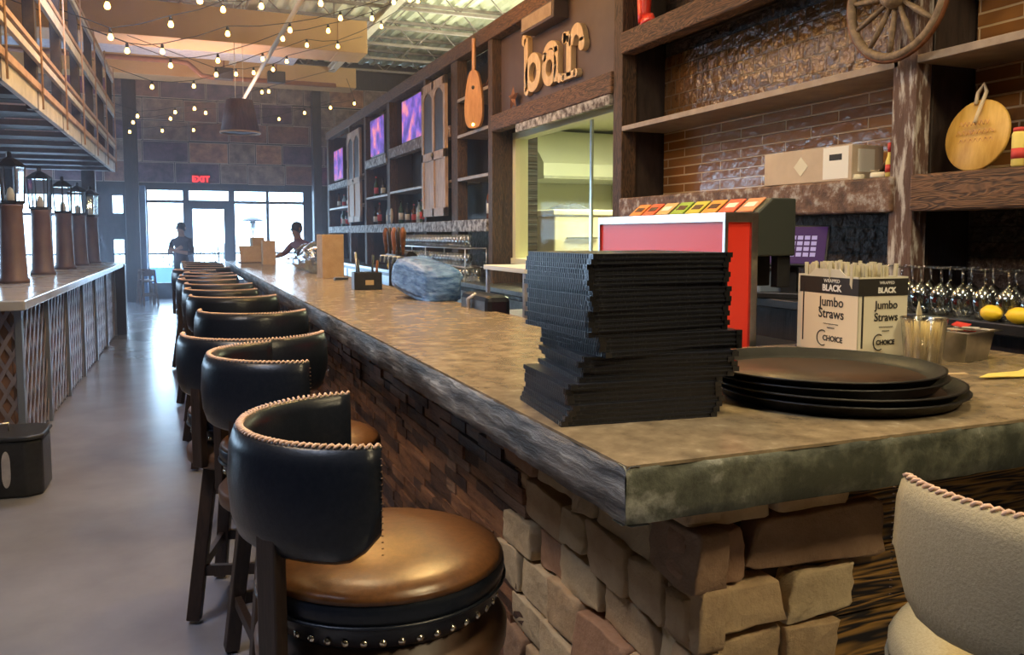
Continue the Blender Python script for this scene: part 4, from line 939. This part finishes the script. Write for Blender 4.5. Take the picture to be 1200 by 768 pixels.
# yellow fruit bowl piece
for k, (y, x_) in enumerate(((11.65, 2.84), (11.75, 2.86), (11.70, 2.92))):
    t = tag(MB().lathe([(0, -.05), (.03, -.036), (.042, 0), (.03, .036), (0, .05)], n=14).build('lemon', 'lemon'), 'yellow lemon behind the tumblers, %s' % ('left of three', 'middle of three', 'right of three')[k], 'lemon', 'lemons on the far back counter'); t.location = (x_, y, 1.052)
# beer tap tower
tw = thing('beer_tower', 'beer tap tower with dark wooden handles behind the black caddy', 'tap tower', (1.93, 7.5, 0))
MB().box(-.2, .2, -.45, .45, 0, 1.0).build('cooler', 'steel', tw, .006); MB().tube([(0, -.3, 1.0), (0, -.3, 1.28)], .04, 14).tube([(0, .3, 1.0), (0, .3, 1.28)], .04, 14).tube([(0, -.38, 1.30), (0, .38, 1.30)], .05, 14).build('tower_pipe', 'black_metal', tw)
for k in range(5):
    y_ = -.32+.16*k; MB().lathe([(.012, 0), (.012, .03), (.026, .12), (.030, .20), (.012, .245)], (-.06, y_, 1.32), 12).build('tap_handle', ('rust_metal', 'dark_wood', 'pipe_brown', 'dark_wood', 'rust_metal')[k], tw)
    MB().tube([(-.04, y_, 1.30), (-.11, y_, 1.30), (-.12, y_, 1.24)], .009, 8).build('spout', 'steel', tw)
dx = thing('longhorn_plaque', 'small tan wooden skull-shaped plaque hung over the tap handles', 'plaque', (2.965, 12.0, 1.77)); MB().lathe([(0, 0), (.09, .0), (.10, .012), (0, .03)], n=10, axis=Matrix.Rotation(R(-90), 3, 'Y'), sy=.8, sx=1.2).build('disc', 'pale_wood', dx); MB().lathe([(0, .03), (.018, .032), (0, .036)], (0, 0, 0), 8, axis=Matrix.Rotation(R(-90), 3, 'Y')).build('eye', 'ink', dx)

# ---- things on the long counter
def box_thing(name, lab, cat, x, y, wx, wy, h, mat, rz=0, lidm=None):
    t = thing(name, lab, cat, (x, y, 1.1005), R(rz)); MB().box(-wx/2, wx/2, -wy/2, wy/2, 0, h).build('carton', mat, t, .003); MB().box(-.003, .003, -wy/2, wy/2, h, h+.001).build('tape', lidm or 'tan_card', t); return t
cb = box_thing('upright_carton', 'tall tan cardboard carton standing by the black caddy', 'box', 1.33, 7.75, .20, .20, .40, 'cardboard', 5)
box_thing('upright_carton', 'tall tan cardboard box in front of the leaning person', 'box', 1.17, 11.6, .17, .18, .32, 'cardboard', 0)
box_thing('upright_carton', 'far tan carton beside the dark tablet stand', 'box', 1.13, 12.8, .17, .18, .36, 'cardboard', 8)
tb = thing('tilted_display', 'dark menu display with a tan back at the far end of the bar', 'display', (1.0, 12.3, 1.1005), R(5)); MB().obox((0, 0, .12), (.15, .01, .12), (R(-20), 0, 0)).build('panel', 'cardboard', tb, .004); MB().box(-.16, .18, -.03, .12, 0, .02).build('foot', 'black_plastic', tb, .004); MB().obox((-.06, .03, .20), (.10, .006, .04), (R(-20), 0, 0)).build('pale_sheet', 'paper_white', tb)
# black caddy with utensils
cd = thing('bar_caddy', 'black bar caddy with a small label, holding napkins and utensils', 'caddy', (1.30, 6.05, 1.1005), R(-5))
b = MB(); b.box(-.10, .10, -.09, -.083, 0, .125); b.box(-.10, .10, .083, .09, 0, .125); b.box(-.10, -.093, -.09, .09, 0, .125); b.box(.093, .10, -.09, .09, 0, .125); b.box(-.1, .1, -.09, .09, 0, .006); b.box(-.003, .003, -.09, .09, 0, .12); b.build('tray_body', 'black_plastic', cd, .003)
MB().box(-.02, .04, -.0915, -.09, .035, .07).build('caddy_label', 'cork', cd)
for k, (x_, y_, hh, mt) in enumerate(((-.05, 0, .22, 'black_plastic'), (-.06, .04, .27, 'steel'), (.04, .02, .25, 'black_plastic'), (.06, -.03, .21, 'rust_metal'))): MB().tube([(x_, y_, .01), (x_*1.25, y_*1.2, hh)], .009, 7).build('utensil', mt, cd)
ph = thing('bar_tool_rest', 'flat black gadget lying at the foot of the tall tan carton', 'gadget', (1.36, 7.40, 1.1005)); MB().box(-.06, .06, -.04, .04, 0, .02).build('case', 'black_plastic', ph, .004); MB().box(-.05, .02, -.03, .03, .02, .024).build('pad', 'galv', ph)
# plastic bags, blue wrapped bundle
def blob(name, lab, cat, loc, rx, ry, rz_, mat, seed, amp=.18, seg=28, rgs=18, pw=1):
    cp = lambda v: math.copysign(abs(v)**pw, v)
    rn_ = random.Random(seed); mb = MB(); ph_ = [rn_.uniform(0, 6) for _ in range(6)]; vs = []; fs = []
    for i in range(rgs+1):
        th = PI*i/rgs
        for k in range(seg):
            a = 2*PI*k/seg; r_ = 1+amp*(math.sin(3*a+ph_[0]+2*th)*.5+math.sin(7*a+ph_[1]-3*th)*.3+math.sin(11*th+5*a+ph_[2])*.25)*math.sin(th)
            x_ = rx*r_*cp(math.sin(th))*cp(math.cos(a)); y_ = ry*r_*cp(math.sin(th))*cp(math.sin(a)); z_ = rz_*cp(math.cos(th))*(1 if i < rgs*.6 else .8)
            vs.append((x_, y_, max(z_, -rz_*.75)+rz_*.75))
    for i in range(rgs): fs += [(i*seg+k, i*seg+(k+1) % seg, (i+1)*seg+(k+1) % seg, (i+1)*seg+k) for k in range(seg)]
    mb.add(vs, fs, 0, True); t = tag(mb.build(name, mat), lab, cat); t.location = loc; return t
glass('film', (.72, .76, .80), .22, .12)
blob('plastic_bag', 'crumpled clear plastic bag full of cups behind the tall carton', 'bag', (1.36, 8.75, 1.101), .16, .28, .19, 'film', 3, .3)
blob('plastic_bag', 'second clear plastic bag on the counter further along', 'bag', (1.36, 9.45, 1.101), .14, .24, .17, 'film', 7, .3)
o = blob('wrapped_bundle', 'crumpled blue plastic-wrapped bundle on the inner edge of the bar', 'bundle', (1.46, 5.05, 1.11), .14, .27, .13, 'blue_wrap', 5, .10, 56, 30, .45)
o.rotation_euler = (R(10), 0, R(12))
bs = thing('folded_sling', 'black padded seat folded on the inner edge of the bar beside the blue bundle', 'cushion', (1.56, 4.25, 1.05), R(0)); MB().box(-.07, .07, -.22, .22, .0, .13).build('pad', 'leather', bs, .03); MB().tube([(-.05, .0, .13), (-.09, .02, .10), (-.08, .02, .0)], .012, 6).build('strap', 'galv', bs); MB().box(-.05, .05, -.2, .2, -1.05, .02).build('stand', 'black_plastic', bs)
# under-bar steel sink units on the aisle side
sk = thing('steel_sink', 'stainless steel bar sink unit in the aisle behind the bar', 'sink', (2.45, 9.2, 0)); MB().box(-.2, .2, -.9, .9, .78, .84).box(.16, .2, -.9, .9, .84, 1.0).build('basin', 'steel', sk, .006)
for sx in (-.17, .17):
    for sy in (-.85, .85): MB().tube([(sx, sy, 0), (sx, sy, .78)], .018).build('leg', 'steel', sk)
MB().tube([(.1, 0, .84), (.1, 0, 1.08), (.04, 0, 1.13), (-.04, 0, 1.08)], .012, 8).build('tap', 'steel', sk)
wp = thing('side_shelf', 'small grey shelf unit standing behind the menu stack', 'shelf', (2.15, 4.85, 0)); MB().box(-.25, .3, -.35, .35, 1.27, 1.30).build('shelf_top', 'white', wp, .003); MB().box(-.24, -.22, -.33, -.3, 0, 1.27).box(.26, .28, -.33, -.3, 0, 1.27).box(-.24, -.22, .3, .33, 0, 1.27).box(.26, .28, .3, .33, 0, 1.27).build('legs', 'galv', wp); MB().box(-.2, .24, -.3, .3, .3, 1.0).build('bin', 'galv', wp, .01)

# ================================================================ LEFT COUNTER
lc = thing('left_counter', 'long left counter with a pale top and diamond lattice front', 'counter', (0, 0, 0))
MB().add([(-3.0, 6.0, 1.02), (-.885, 6.0, 1.02), (-.70, 13.9, 1.02), (-3.0, 13.9, 1.02), (-3.0, 6.0, 1.085), (-.885, 6.0, 1.085), (-.70, 13.9, 1.085), (-3.0, 13.9, 1.085)], [(0, 3, 2, 1), (4, 5, 6, 7), (0, 1, 5, 4), (1, 2, 6, 5), (2, 3, 7, 6), (3, 0, 4, 7)]).build('counter_slab', 'left_top', lc, .008)
def lx(y): return -1.0+.02*(y-6.4)
MB().add([(-2.8, 6.44, 0), (lx(6.44)-.04, 6.44, 0), (lx(13.9)-.04, 13.9, 0), (-2.8, 13.9, 0), (-2.8, 6.44, 1.02), (lx(6.44)-.04, 6.44, 1.02), (lx(13.9)-.04, 13.9, 1.02), (-2.8, 13.9, 1.02)], [(0, 3, 2, 1), (4, 5, 6, 7), (0, 1, 5, 4), (1, 2, 6, 5), (2, 3, 7, 6), (3, 0, 4, 7)]).build('carcass', 'lattice_back', lc)
def lattice_panel(A, B, z0, z1, dia=.17, th=.050):
    A = Vector((*A, 0)); B = Vector((*B, 0)); L_ = (B-A).length; mb = MB(); u = (B-A).normalized(); nrm = Vector((u.y, -u.x, 0))
    H_ = z1-z0; s = dia; k = -int(H_/s)-1
    sl = 1.9
    t = -H_/sl
    while t < L_:
        for sg_ in (1, -1):
            p0 = (t, 0) if sg_ == 1 else (t, H_); p1 = (t+H_/sl, H_) if sg_ == 1 else (t+H_/sl, 0)
            a, c = p0, p1
            def clip(a, c, lo, hi):
                (ax_, ay_), (cx_, cy_) = a, c
                if cx_ <= lo or ax_ >= hi: return None
                if ax_ < lo: f_ = (lo-ax_)/(cx_-ax_); ax_, ay_ = lo, ay_+(cy_-ay_)*f_
                if cx_ > hi: f_ = (hi-ax_)/(cx_-ax_); cx_, cy_ = hi, ay_+(cy_-ay_)*f_
                return (ax_, ay_), (cx_, cy_)
            r_ = clip(a, c, 0, L_)
            if r_:
                (ax_, ay_), (cx_, cy_) = r_; P = A+u*ax_+Vector((0, 0, z0+ay_))+nrm*.006*sg_; Q = A+u*cx_+Vector((0, 0, z0+cy_))+nrm*.006*sg_
                mb.beam(P, Q, .006, th, 0, up=tuple((Q-P).cross(nrm)))
        t += s
    return mb.build('lattice_panel', 'lattice', lc)
ys = [6.44, 7.55, 8.65, 9.8, 11.0, 12.3, 13.6]
for a, c in zip(ys, ys[1:]): lattice_panel((lx(a), a), (lx(c), c), .02, 1.0)
lattice_panel((-2.8, 6.42), (-1.0, 6.42), .02, 1.0, .088, .026)
for y in ys: MB().box(lx(y)-.015, lx(y)+.03, y-.035, y+.035, 0, 1.02).build('upright', 'strut_blue', lc, .004)
MB().box(lx(13.7)-.3, lx(13.7)+.16, 13.62, 13.92, 0, 1.06).build('end_panel', 'black_plastic', lc, .006)
# lantern columns
for i, (x, y) in enumerate(((-1.28, 8.2), (-1.28, 9.9), (-1.24, 11.45), (-1.2, 12.7), (-1.12, 13.6))):
    lab = '%s brown beer column with a glass lantern on the left counter' % ('nearest', 'second nearest', 'middle', 'second farthest', 'farthest')[i]
    if i == 0:
        lt = thing('lantern_column', lab, 'lantern', (x, y, 1.0855), 0, 'lantern columns on the left counter')
        MB().lathe([(.12, 0), (.12, .03), (.105, .05), (.088, .62), (.095, .65), (.095, .67)], n=20).build('column', 'column_brown', lt)
        f = MB(); f.lathe([(.09, .67), (.11, .68), (.11, .70), (.0, .70)], n=6, smooth=False); f.lathe([(.12, .985), (.125, 1.0), (.06, 1.05), (.02, 1.07), (.02, 1.11), (0, 1.12)], n=6, smooth=False)
        for k in range(6): a = 2*PI*k/6; f.tube([(.10*math.cos(a), .10*math.sin(a), .69), (.115*math.cos(a), .115*math.sin(a), .99)], .007, 5)
        f.build('lantern_frame', 'black_metal', lt); MB().lathe([(.094, .70), (.108, .985)], n=6, smooth=False).build('lantern_glass', 'clear_glass', lt)
        MB().lathe([(.03, .70), (.035, .74), (.02, .80), (.0, .82)], n=12).build('candle', 'white', lt)
    else: dup(lt, (x, y, 1.0855), .3*i, lab)
bx = thing('floor_bin', 'black rounded floor bin with an oval hand hole at the left', 'bin', (-.95, 5.55, 0))
b = MB(); pl = [(-.24, -.16), (.14, -.20), (.21, -.15), (.22, .12), (.14, .18), (-.24, .18)]; b.prism(pl, 0, .33); b.build('bin_body', 'black_plastic', bx, .02, seg=3)
MB().prism([(-.25, -.165), (.145, -.21), (.22, -.155), (.23, .125), (.145, .19), (-.25, .19)], .33, .355).build('lid', 'black_plastic', bx, .01)
hp = [(.022*math.cos(a), .075*math.sin(a)+(.03 if math.sin(a) > 0 else -.03)) for a in [2*PI*k/24 for k in range(24)]]
MB().prism(hp, -.004, .004, 0, lambda v: (v[0]+.03, -.192+v[2], v[1]+.17)).build('hand_hole', 'galv', bx)
MB().tube([(-.1, 0, .355), (-.1, .0, .39), (.02, 0, .40), (.02, 0, .355)], .006, 6).build('lid_handle', 'steel', bx)
# chairs far left by door: stacked wooden high chairs
for k in range(2):
    t = thing('wooden_high_chair', ('front', 'rear')[k]+' wooden high chair folded near the entrance column', 'high chair', (-.52-.1*k, 19.2+.5*k, 0), R(10))
    for sx in (-1, 1):
        MB().beam((.14*sx, -.2, 0), (.11*sx, .02, .75), .035, .035).build('leg', 'ring_wood', t); MB().beam((.14*sx, .2, 0), (.11*sx, -.02, .72), .035, .035).build('leg', 'ring_wood', t)
    MB().box(-.13, .13, -.12, .10, .50, .53).build('seat', 'ring_wood', t, .004); MB().box(-.12, .12, .03, .05, .62, .76).build('backrest', 'ring_wood', t, .004); MB().box(-.13, .13, -.15, -.12, .2, .24).build('footrest', 'ring_wood', t)

# ================================================================ MEZZANINE
mz = thing('mezzanine', 'steel mezzanine walkway with timber rails above the left counter', 'mezzanine', (0, 0, 0))
def mx(y): return -.98+.018*(y-5)
Y0, Y1, ZF = 3.0, 14.0, 2.44
MB().add([(mx(Y0)-.02, Y0, ZF), (mx(Y1)-.02, Y1, ZF), (mx(Y1)-.02, Y1, ZF+.14), (mx(Y0)-.02, Y0, ZF+.14), (mx(Y0)+.02, Y0, ZF), (mx(Y1)+.02, Y1, ZF), (mx(Y1)+.02, Y1, ZF+.14), (mx(Y0)+.02, Y0, ZF+.14)], [(0, 3, 2, 1), (4, 5, 6, 7), (0, 1, 5, 4), (3, 7, 6, 2), (0, 4, 7, 3), (1, 2, 6, 5)]).build('edge_beam', 'mezz_edge', mz, .004)
MB().beam((mx(Y0)+.02, Y0, ZF+.16), (mx(Y1)+.02, Y1, ZF+.16), .05, .05).build('edge_cap', 'mezz_wood', mz)
for k in range(25):
    y = Y0+.1+(Y1-Y0-.2)*k/24; MB().box(-2.3, mx(y)-.02, y-.10, y+.10, ZF+.01+.03*(k % 2), ZF+.06+.03*(k % 2)).build('deck_plank', 'mezz_metal', mz)
MB().box(-2.34, -2.26, Y0, Y1, ZF-.06, ZF+.10).build('edge_beam', 'mezz_edge', mz)
for h_, w_, mt in ((.36, .05, 'mezz_edge'), (.44, .035, 'mezz_wood'), (.86, .09, 'mezz_edge'), (.95, .04, 'mezz_wood'), (1.35, .05, 'mezz_edge'), (1.42, .035, 'mezz_wood')):
    MB().beam((mx(Y0)+.035, Y0, ZF+h_), (mx(Y1)+.035, Y1, ZF+h_), .03, w_).build('rail', mt, mz)
for k in range(9):
    y = Y0+.3+k*1.32; MB().box(mx(y)-.06, mx(y)+.02, y-.05, y+.05, ZF, ZF+1.5).build('rail_post', 'mezz_metal', mz, .004)
    MB().tube([(mx(y)+.055, y-.04, ZF), (mx(y)+.055, y-.04, ZF+1.5)], .008, 5).build('rail_rod', 'mezz_wood', mz)
sl = MB(); z = ZF+.1
while z < 4.6:
    sl.tube([(-2.3, Y0, z), (-2.3, Y1, z)], .05, 8); z += .13
sl.build('ribbed_screen', 'mezz_metal', mz)
for x, y in ((-1.15, 13.85), (-2.2, 13.85), (-2.2, 7), ): MB().box(x-.09, x+.09, y-.09, y+.09, 1.085 if y < 13.92 else 0, ZF).build('support_post', 'mezz_metal', mz, .005)

# ================================================================ DUCTS, PIPES, PENDANT, STRINGS
d1 = thing('air_duct', 'nearer tan rectangular air duct crossing under the roof', 'duct', (0, 14, 0))
MB().box(-7.9, 3.07, -.02, .8, 4.50, 5.03).build('duct_body', 'duct_tan', d1, .01)
for x in (-5, -2.4, .2, 2.6):
    MB().box(x-.02, x+.02, -.035, .81, 4.49, 5.04).build('flange', 'duct_tan', d1); MB().tube([(x, .4, 5.03), (x, .4, 5.75)], .01, 5).build('hanger', 'roof_steel', d1)
d2 = thing('air_duct', 'farther tan air duct under the roof, above the picture wall', 'duct', (0, 19, 0))
MB().box(-7.9, 3.9, -.02, .7, 4.79, 5.22).build('duct_body', 'duct_tan', d2, .01)
for x in (-5, -2.4, .2, 2.6): MB().box(x-.02, x+.02, -.035, .71, 4.78, 5.23).build('flange', 'duct_tan', d2); MB().tube([(x, .35, 5.22), (x, .35, 5.75)], .01, 5).build('hanger', 'roof_steel', d2)
d3 = thing('air_duct', 'galvanised metal duct running between the two tan ducts', 'duct', (0, 16.4, 0)); MB().box(-7.9, 2.3, 0, .9, 4.86, 5.06).build('duct_body', 'galv', d3, .01)
for x in (-6, -2, 2): MB().tube([(x, .45, 5.06), (x, .45, 5.75)], .01, 5).build('hanger', 'roof_steel', d3)
tag(MB().tube([(-7.9, 18.2, 4.98), (.15, 18.2, 4.95), (.35, 18.2, 4.93), (.50, 18.2, 4.80), (.62, 18.2, 4.70), (.8, 18.2, 4.68), (3.3, 18.2, 4.68)], .05, 12).build('fire_pipe', 'pipe_brown'), 'brown water pipe with a dogleg in front of the farther duct', 'pipe')
pb = MB(); pb.tube([(1.38, 4, 4.0), (1.22, 20.9, 4.0)], .03, 8)
tag(pb.build('conduit', 'roof_beam'), 'long pale conduit running down the hall under the strings of bulbs', 'pipe')
for i, (x, y) in enumerate(((1.35, 17.6), (2.35, 17.6))):
    t = thing('ceiling_projector', ('black box speaker hung left of the dogleg pipe', 'black box speaker hung at the right of the farther duct')[i], 'speaker', (x-.35, y, 4.55)); MB().box(-.17, .17, -.1, .1, 0, .22).build('case', 'black_plastic', t, .01); MB().tube([(0, 0, .22), (0, 0, 1.2)], .02, 6).build('mounting_pole', 'pipe_brown', t); MB().box(-.14, .14, -.105, -.1, .03, .19).build('grille', 'panel_dark', t)
pe = thing('drum_pendant', 'large dark woven drum pendant lamp with a bright rim ring', 'pendant lamp', (1.02, 14.0, 0)); noisy('drum_shade', (.05, .02, .025), (.12, .05, .055), 40, .7, stretch=(1, 1, .1))
MB().lathe([(.20, 3.62), (.30, 3.12)], n=28).build('shade', 'drum_shade', pe); MB().tube([(.30*math.cos(a), .30*math.sin(a), 3.11) for a in [2*PI*k/36 for k in range(36)]], .015, 6, closed=True).build('rim_ring', 'mezz_wood', pe)
MB().tube([(-.06, 0, 3.62), (-.06, 0, 5.25)], .005, 4).tube([(.06, 0, 3.62), (.06, 0, 5.25)], .005, 4).build('hanging_wire', 'roof_beam', pe); MB().lathe([(0, 3.2), (.03, 3.22), (.045, 3.27), (.02, 3.32), (0, 3.33)], n=12).build('bulb', 'bulb_glow', pe)
# string lights: strings swing across the hall; bulb positions in metres (x, y, z)
bulb = None
def bulb_at(p, lab, grp):
    global bulb
    if bulb is None:
        bulb = thing('string_bulb', lab, 'light bulb', p, 0, grp)
        MB().lathe([(.008, .006), (.017, -.015), (.017, -.05)], n=10).build('socket', 'black_plastic', bulb); MB().lathe([(.012, -.048), (.019, -.064), (.026, -.088), (.019, -.106), (0, -.113)], n=12).build('glass_bulb', 'bulb_glow', bulb)
    else: dup(bulb, p, 0, lab, grp)
STR = [
    ('nearest light string', 8, [(-0.47, 3.52), (0.27, 3.64)]),
    ('second light string from the camera', 9, [(-0.51, 3.47), (0.03, 3.64), (0.52, 3.83), (0.89, 3.9), (1.49, 3.99)]),
    ('third light string from the camera', 10, [(-0.41, 3.55), (-0.06, 3.57), (0.62, 3.82), (1.3, 3.92), (1.88, 4.11), (2.52, 4.36)]),
    ('fourth light string from the camera', 11, [(0.02, 3.61), (0.56, 3.71), (1.34, 4.04), (1.91, 4.19), (2.48, 4.4), (2.99, 4.69)]),
    ('fifth light string from the camera', 12.3, [(0.6, 3.77), (1.22, 4.03), (1.83, 4.27), (2.27, 4.29), (2.91, 4.63), (3.47, 5.05)]),
    ('sixth light string from the camera', 13.6, [(-0.24, 3.76), (0.34, 3.81), (0.95, 4.03), (1.21, 4.07), (1.5, 4.14), (1.71, 4.28)]),
    ('third light string from the far wall', 16, [(-0.53, 3.63), (0.08, 3.73), (0.4, 3.81), (1.01, 3.96), (1.56, 4.17), (1.68, 4.19)]),
    ('second light string from the far wall', 17, [(-0.64, 3.64), (0.0, 3.74), (0.62, 3.88), (1.22, 3.93), (2.46, 3.98), (2.97, 4.11), (3.45, 4.22)]),
    ('light string closest to the far wall', 18.4, [(-0.76, 3.62), (-0.16, 3.67), (0.43, 3.71), (2.13, 4.02)]),
]
for name, y, L_ in STR:
    xa, za = L_[0]; xb, zb = L_[-1]
    ctl = [(xa-1.1, za+.35)]
    for (p, q) in zip(L_, L_[1:]): ctl += [p, ((p[0]+q[0])/2, (p[1]+q[1])/2-.02)]
    ctl += [L_[-1], (min(xb+1.2, 3.3), min(zb+.4, 5.2))]
    tag(MB().tube([(p[0], y, p[1]+.004) for p in ctl], .005, 5).build('string_light_cable', 'black_plastic'), 'black cable of the %s' % name, 'cable')
    for k, p in enumerate(L_): bulb_at((p[0], y, p[1]), 'warm bulb on the %s, %s from its left' % (name, ORD[k]), 'bulbs on the '+name)


# ================================================================ PEOPLE
def figure(name, label, loc, rz, J, E_, shirt, pants, zsplit, hairpos, headr=.1):
    # J: joint -> (x, y, z, radius); E_: edges; body grown with a skin modifier from the pelvis
    names = list(J); idx = {n: i for i, n in enumerate(names)}
    me = bpy.data.meshes.new('body'); me.from_pydata([J[n][:3] for n in names], [(idx[a], idx[b]) for a, b in E_], [])
    o = bpy.data.objects.new(name, me); C.objects.link(o)
    sk = o.modifiers.new('skin', 'SKIN'); sk.use_smooth_shade = True; sk.branch_smoothing = .6
    for n in names:
        v = me.skin_vertices[0].data[idx[n]]; r = J[n][3]
        v.radius = r if isinstance(r, tuple) else (r, r); v.use_root = (n == 'pelvis')
    su = o.modifiers.new('sub', 'SUBSURF'); su.levels = 2; su.render_levels = 2
    bpy.context.view_layer.update()
    m2 = bpy.data.meshes.new_from_object(o.evaluated_get(bpy.context.evaluated_depsgraph_get())); bpy.data.objects.remove(o)
    m2.materials.clear()
    for mm in (shirt, pants, 'skin', 'hair'): m2.materials.append(M[mm])
    for p in m2.polygons:
        c = p.center; p.use_smooth = True
        # skin shows at head, neck, forearms and hands
        hd_ = Vector(J['head'][:3]); near_arm = min((c-Vector(J[n][:3])).length for n in names if n.startswith(('hand', 'fore', 'f_')))
        if c.z > J['neck'][2]-.01 and (c-hd_).length < .24: p.material_index = 2
        elif near_arm < .075: p.material_index = 2
        elif c.z < zsplit: p.material_index = 1
        else: p.material_index = 0
        if c.z < .09: p.material_index = 3
    b = bpy.data.objects.new(name, m2); C.objects.link(b); tag(b, label, 'person'); b.location = loc; b.rotation_euler = (0, 0, rz)
    h = Vector(J['head'][:3])
    hm = MB(); hm.lathe([(0, .108), (.045, .100), (.075, .07), (.088, .02), (.086, -.03), (.072, -.07), (.05, -.09)], n=20, c=(h.x, h.y-.012, h.z+.015), sx=.93, sy=1.08); hm.build('hair', 'hair', b)
    f = MB()
    for sx in (-1, 1): f.lathe([(0, .014), (.014, 0), (0, -.014)], n=8, c=(h.x+.034*sx, h.y+.088, h.z+.01))
    f.build('eyes', 'ink', b)
    for sx in (-1, 1): MB().lathe([(0, .03), (.014, .02), (.017, 0), (.012, -.022), (0, -.03)], n=10, c=(h.x+.098*sx, h.y, h.z), sx=.6).build('ear', 'skin', b)
    MB().lathe([(0, .03), (.010, .0), (.015, -.018), (0, -.024)], n=8, c=(h.x, h.y+.103, h.z-.012)).build('nose', 'skin', b)
    return b
def fingers(J, E_, side, base, d, spread):
    for q in range(4):
        off = (q-1.5)*.020; L_ = (.068, .078, .072, .056)[q]
        p = [base[i]+spread[i]*off+d[i]*.075 for i in range(3)]; k = [p[i]+d[i]*L_*.55 for i in range(3)]; t = [k[i]+d[i]*L_*.35 for i in range(3)]; t[2] -= .018
        J['f_%s%d' % (side, q)] = (*p, .0095); J['f_%s%dk' % (side, q)] = (*k, .009); J['f_%s%dt' % (side, q)] = (*t, .0075)
        E_ += [('hand_'+side, 'f_%s%d' % (side, q)), ('f_%s%d' % (side, q), 'f_%s%dk' % (side, q)), ('f_%s%dk' % (side, q), 'f_%s%dt' % (side, q))]
    p = [base[i]-spread[i]*.04+d[i]*.03 for i in range(3)]; k = [p[i]-spread[i]*.015+d[i]*.035 for i in range(3)]
    J['f_%sth' % side] = (*p, .011); J['f_%stk' % side] = (*k, .009); E_ += [('hand_'+side, 'f_%sth' % side), ('f_%sth' % side, 'f_%stk' % side)]
# standing person, arms folded in front (faces +Y locally)
def base_joints():
    J = {'pelvis': (0, 0, .93, (.155, .11)), 'waist': (0, 0, 1.07, (.14, .10)), 'chest': (0, 0, 1.26, (.165, .115)), 'upper': (0, -.005, 1.38, (.15, .10)), 'neck': (0, 0, 1.475, .055), 'jaw': (0, .015, 1.545, (.066, .075)), 'head': (0, .01, 1.625, (.082, .096)), 'crown': (0, 0, 1.70, (.055, .065))}
    E_ = [('pelvis', 'waist'), ('waist', 'chest'), ('chest', 'upper'), ('upper', 'neck'), ('neck', 'jaw'), ('jaw', 'head'), ('head', 'crown')]
    for s, n in ((-1, 'l'), (1, 'r')):
        J.update({'hip_'+n: (.09*s, 0, .86, .095), 'knee_'+n: (.105*s, .02, .49, .062), 'calf_'+n: (.108*s, -.01, .34, .058), 'ankle_'+n: (.11*s, -.01, .09, .038), 'heel_'+n: (.11*s, -.04, .04, .035), 'toe_'+n: (.125*s, .15, .028, .028), 'shoulder_'+n: (.175*s, 0, 1.39, .062)})
        E_ += [('pelvis', 'hip_'+n), ('hip_'+n, 'knee_'+n), ('knee_'+n, 'calf_'+n), ('calf_'+n, 'ankle_'+n), ('ankle_'+n, 'heel_'+n), ('ankle_'+n, 'toe_'+n), ('upper', 'shoulder_'+n)]
    return J, E_
J, E_ = base_joints()
for s, n in ((-1, 'l'), (1, 'r')):
    J.update({'elbow_'+n: (.245*s, .03, 1.13, .046), 'fore_'+n: (.13*s, .16, 1.17+.02*s, .038), 'hand_'+n: (-.02*s, .21, 1.20+.02*s, (.036, .022))})
    E_ += [('shoulder_'+n, 'elbow_'+n), ('elbow_'+n, 'fore_'+n), ('fore_'+n, 'hand_'+n)]
    fingers(J, E_, n, J['hand_'+n][:3], (-.9*s, .05, .35), (0, .15, 1))
figure('person', 'person in dark clothes standing with folded arms near the entrance', (.13, 17.6, 0), R(150), J, E_, 'shirt_dark', 'pants_dark', .97, None)
J, E_ = base_joints()
J.update({'chest': (0, .05, 1.24, (.17, .12)), 'upper': (0, .10, 1.35, (.16, .105)), 'neck': (0, .135, 1.44, .055), 'jaw': (0, .16, 1.51, (.066, .075)), 'head': (0, .16, 1.59, (.082, .096)), 'crown': (0, .15, 1.66, (.055, .065))})
for s, n in ((-1, 'l'), (1, 'r')):
    J['shoulder_'+n] = (.19*s, .10, 1.35, .064)
    J.update({'elbow_'+n: (.36*s, .16, 1.19, .05), 'fore_'+n: (.34*s, .29, 1.15, .04), 'hand_'+n: (.30*s, .38, 1.135, (.036, .024))})
    E_ += [('shoulder_'+n, 'elbow_'+n), ('elbow_'+n, 'fore_'+n), ('fore_'+n, 'hand_'+n)]
    fingers(J, E_, n, J['hand_'+n][:3], (-.15*s, .95, -.1), (1, .1, 0))
figure('person', 'person in a maroon top leaning on the bar counter from the working side', (1.98, 13.9, 0), R(115), J, E_, 'shirt_maroon', 'pants_dark', .97, None)

# ---- light haze in the far half of the hall
hm = bpy.data.materials.new('haze'); hm.use_nodes = True; nt = hm.node_tree; nt.nodes.remove(nt.nodes['Principled BSDF'])
vs_ = nt.nodes.new('ShaderNodeVolumeScatter'); vs_.inputs['Color'].default_value = (.72, .80, 1, 1); vs_.inputs['Density'].default_value = .0135; vs_.inputs['Anisotropy'].default_value = .55
nt.links.new(vs_.outputs[0], nt.nodes['Material Output'].inputs['Volume']); M['haze'] = hm
hz_ = MB().box(-7.9, 3.36, 5.0, 21.0, .02, 5.2).build('haze', 'haze'); hz_['kind'] = 'stuff'; hz_['label'] = 'faint bluish haze lit by the entrance windows'; hz_['category'] = 'haze'
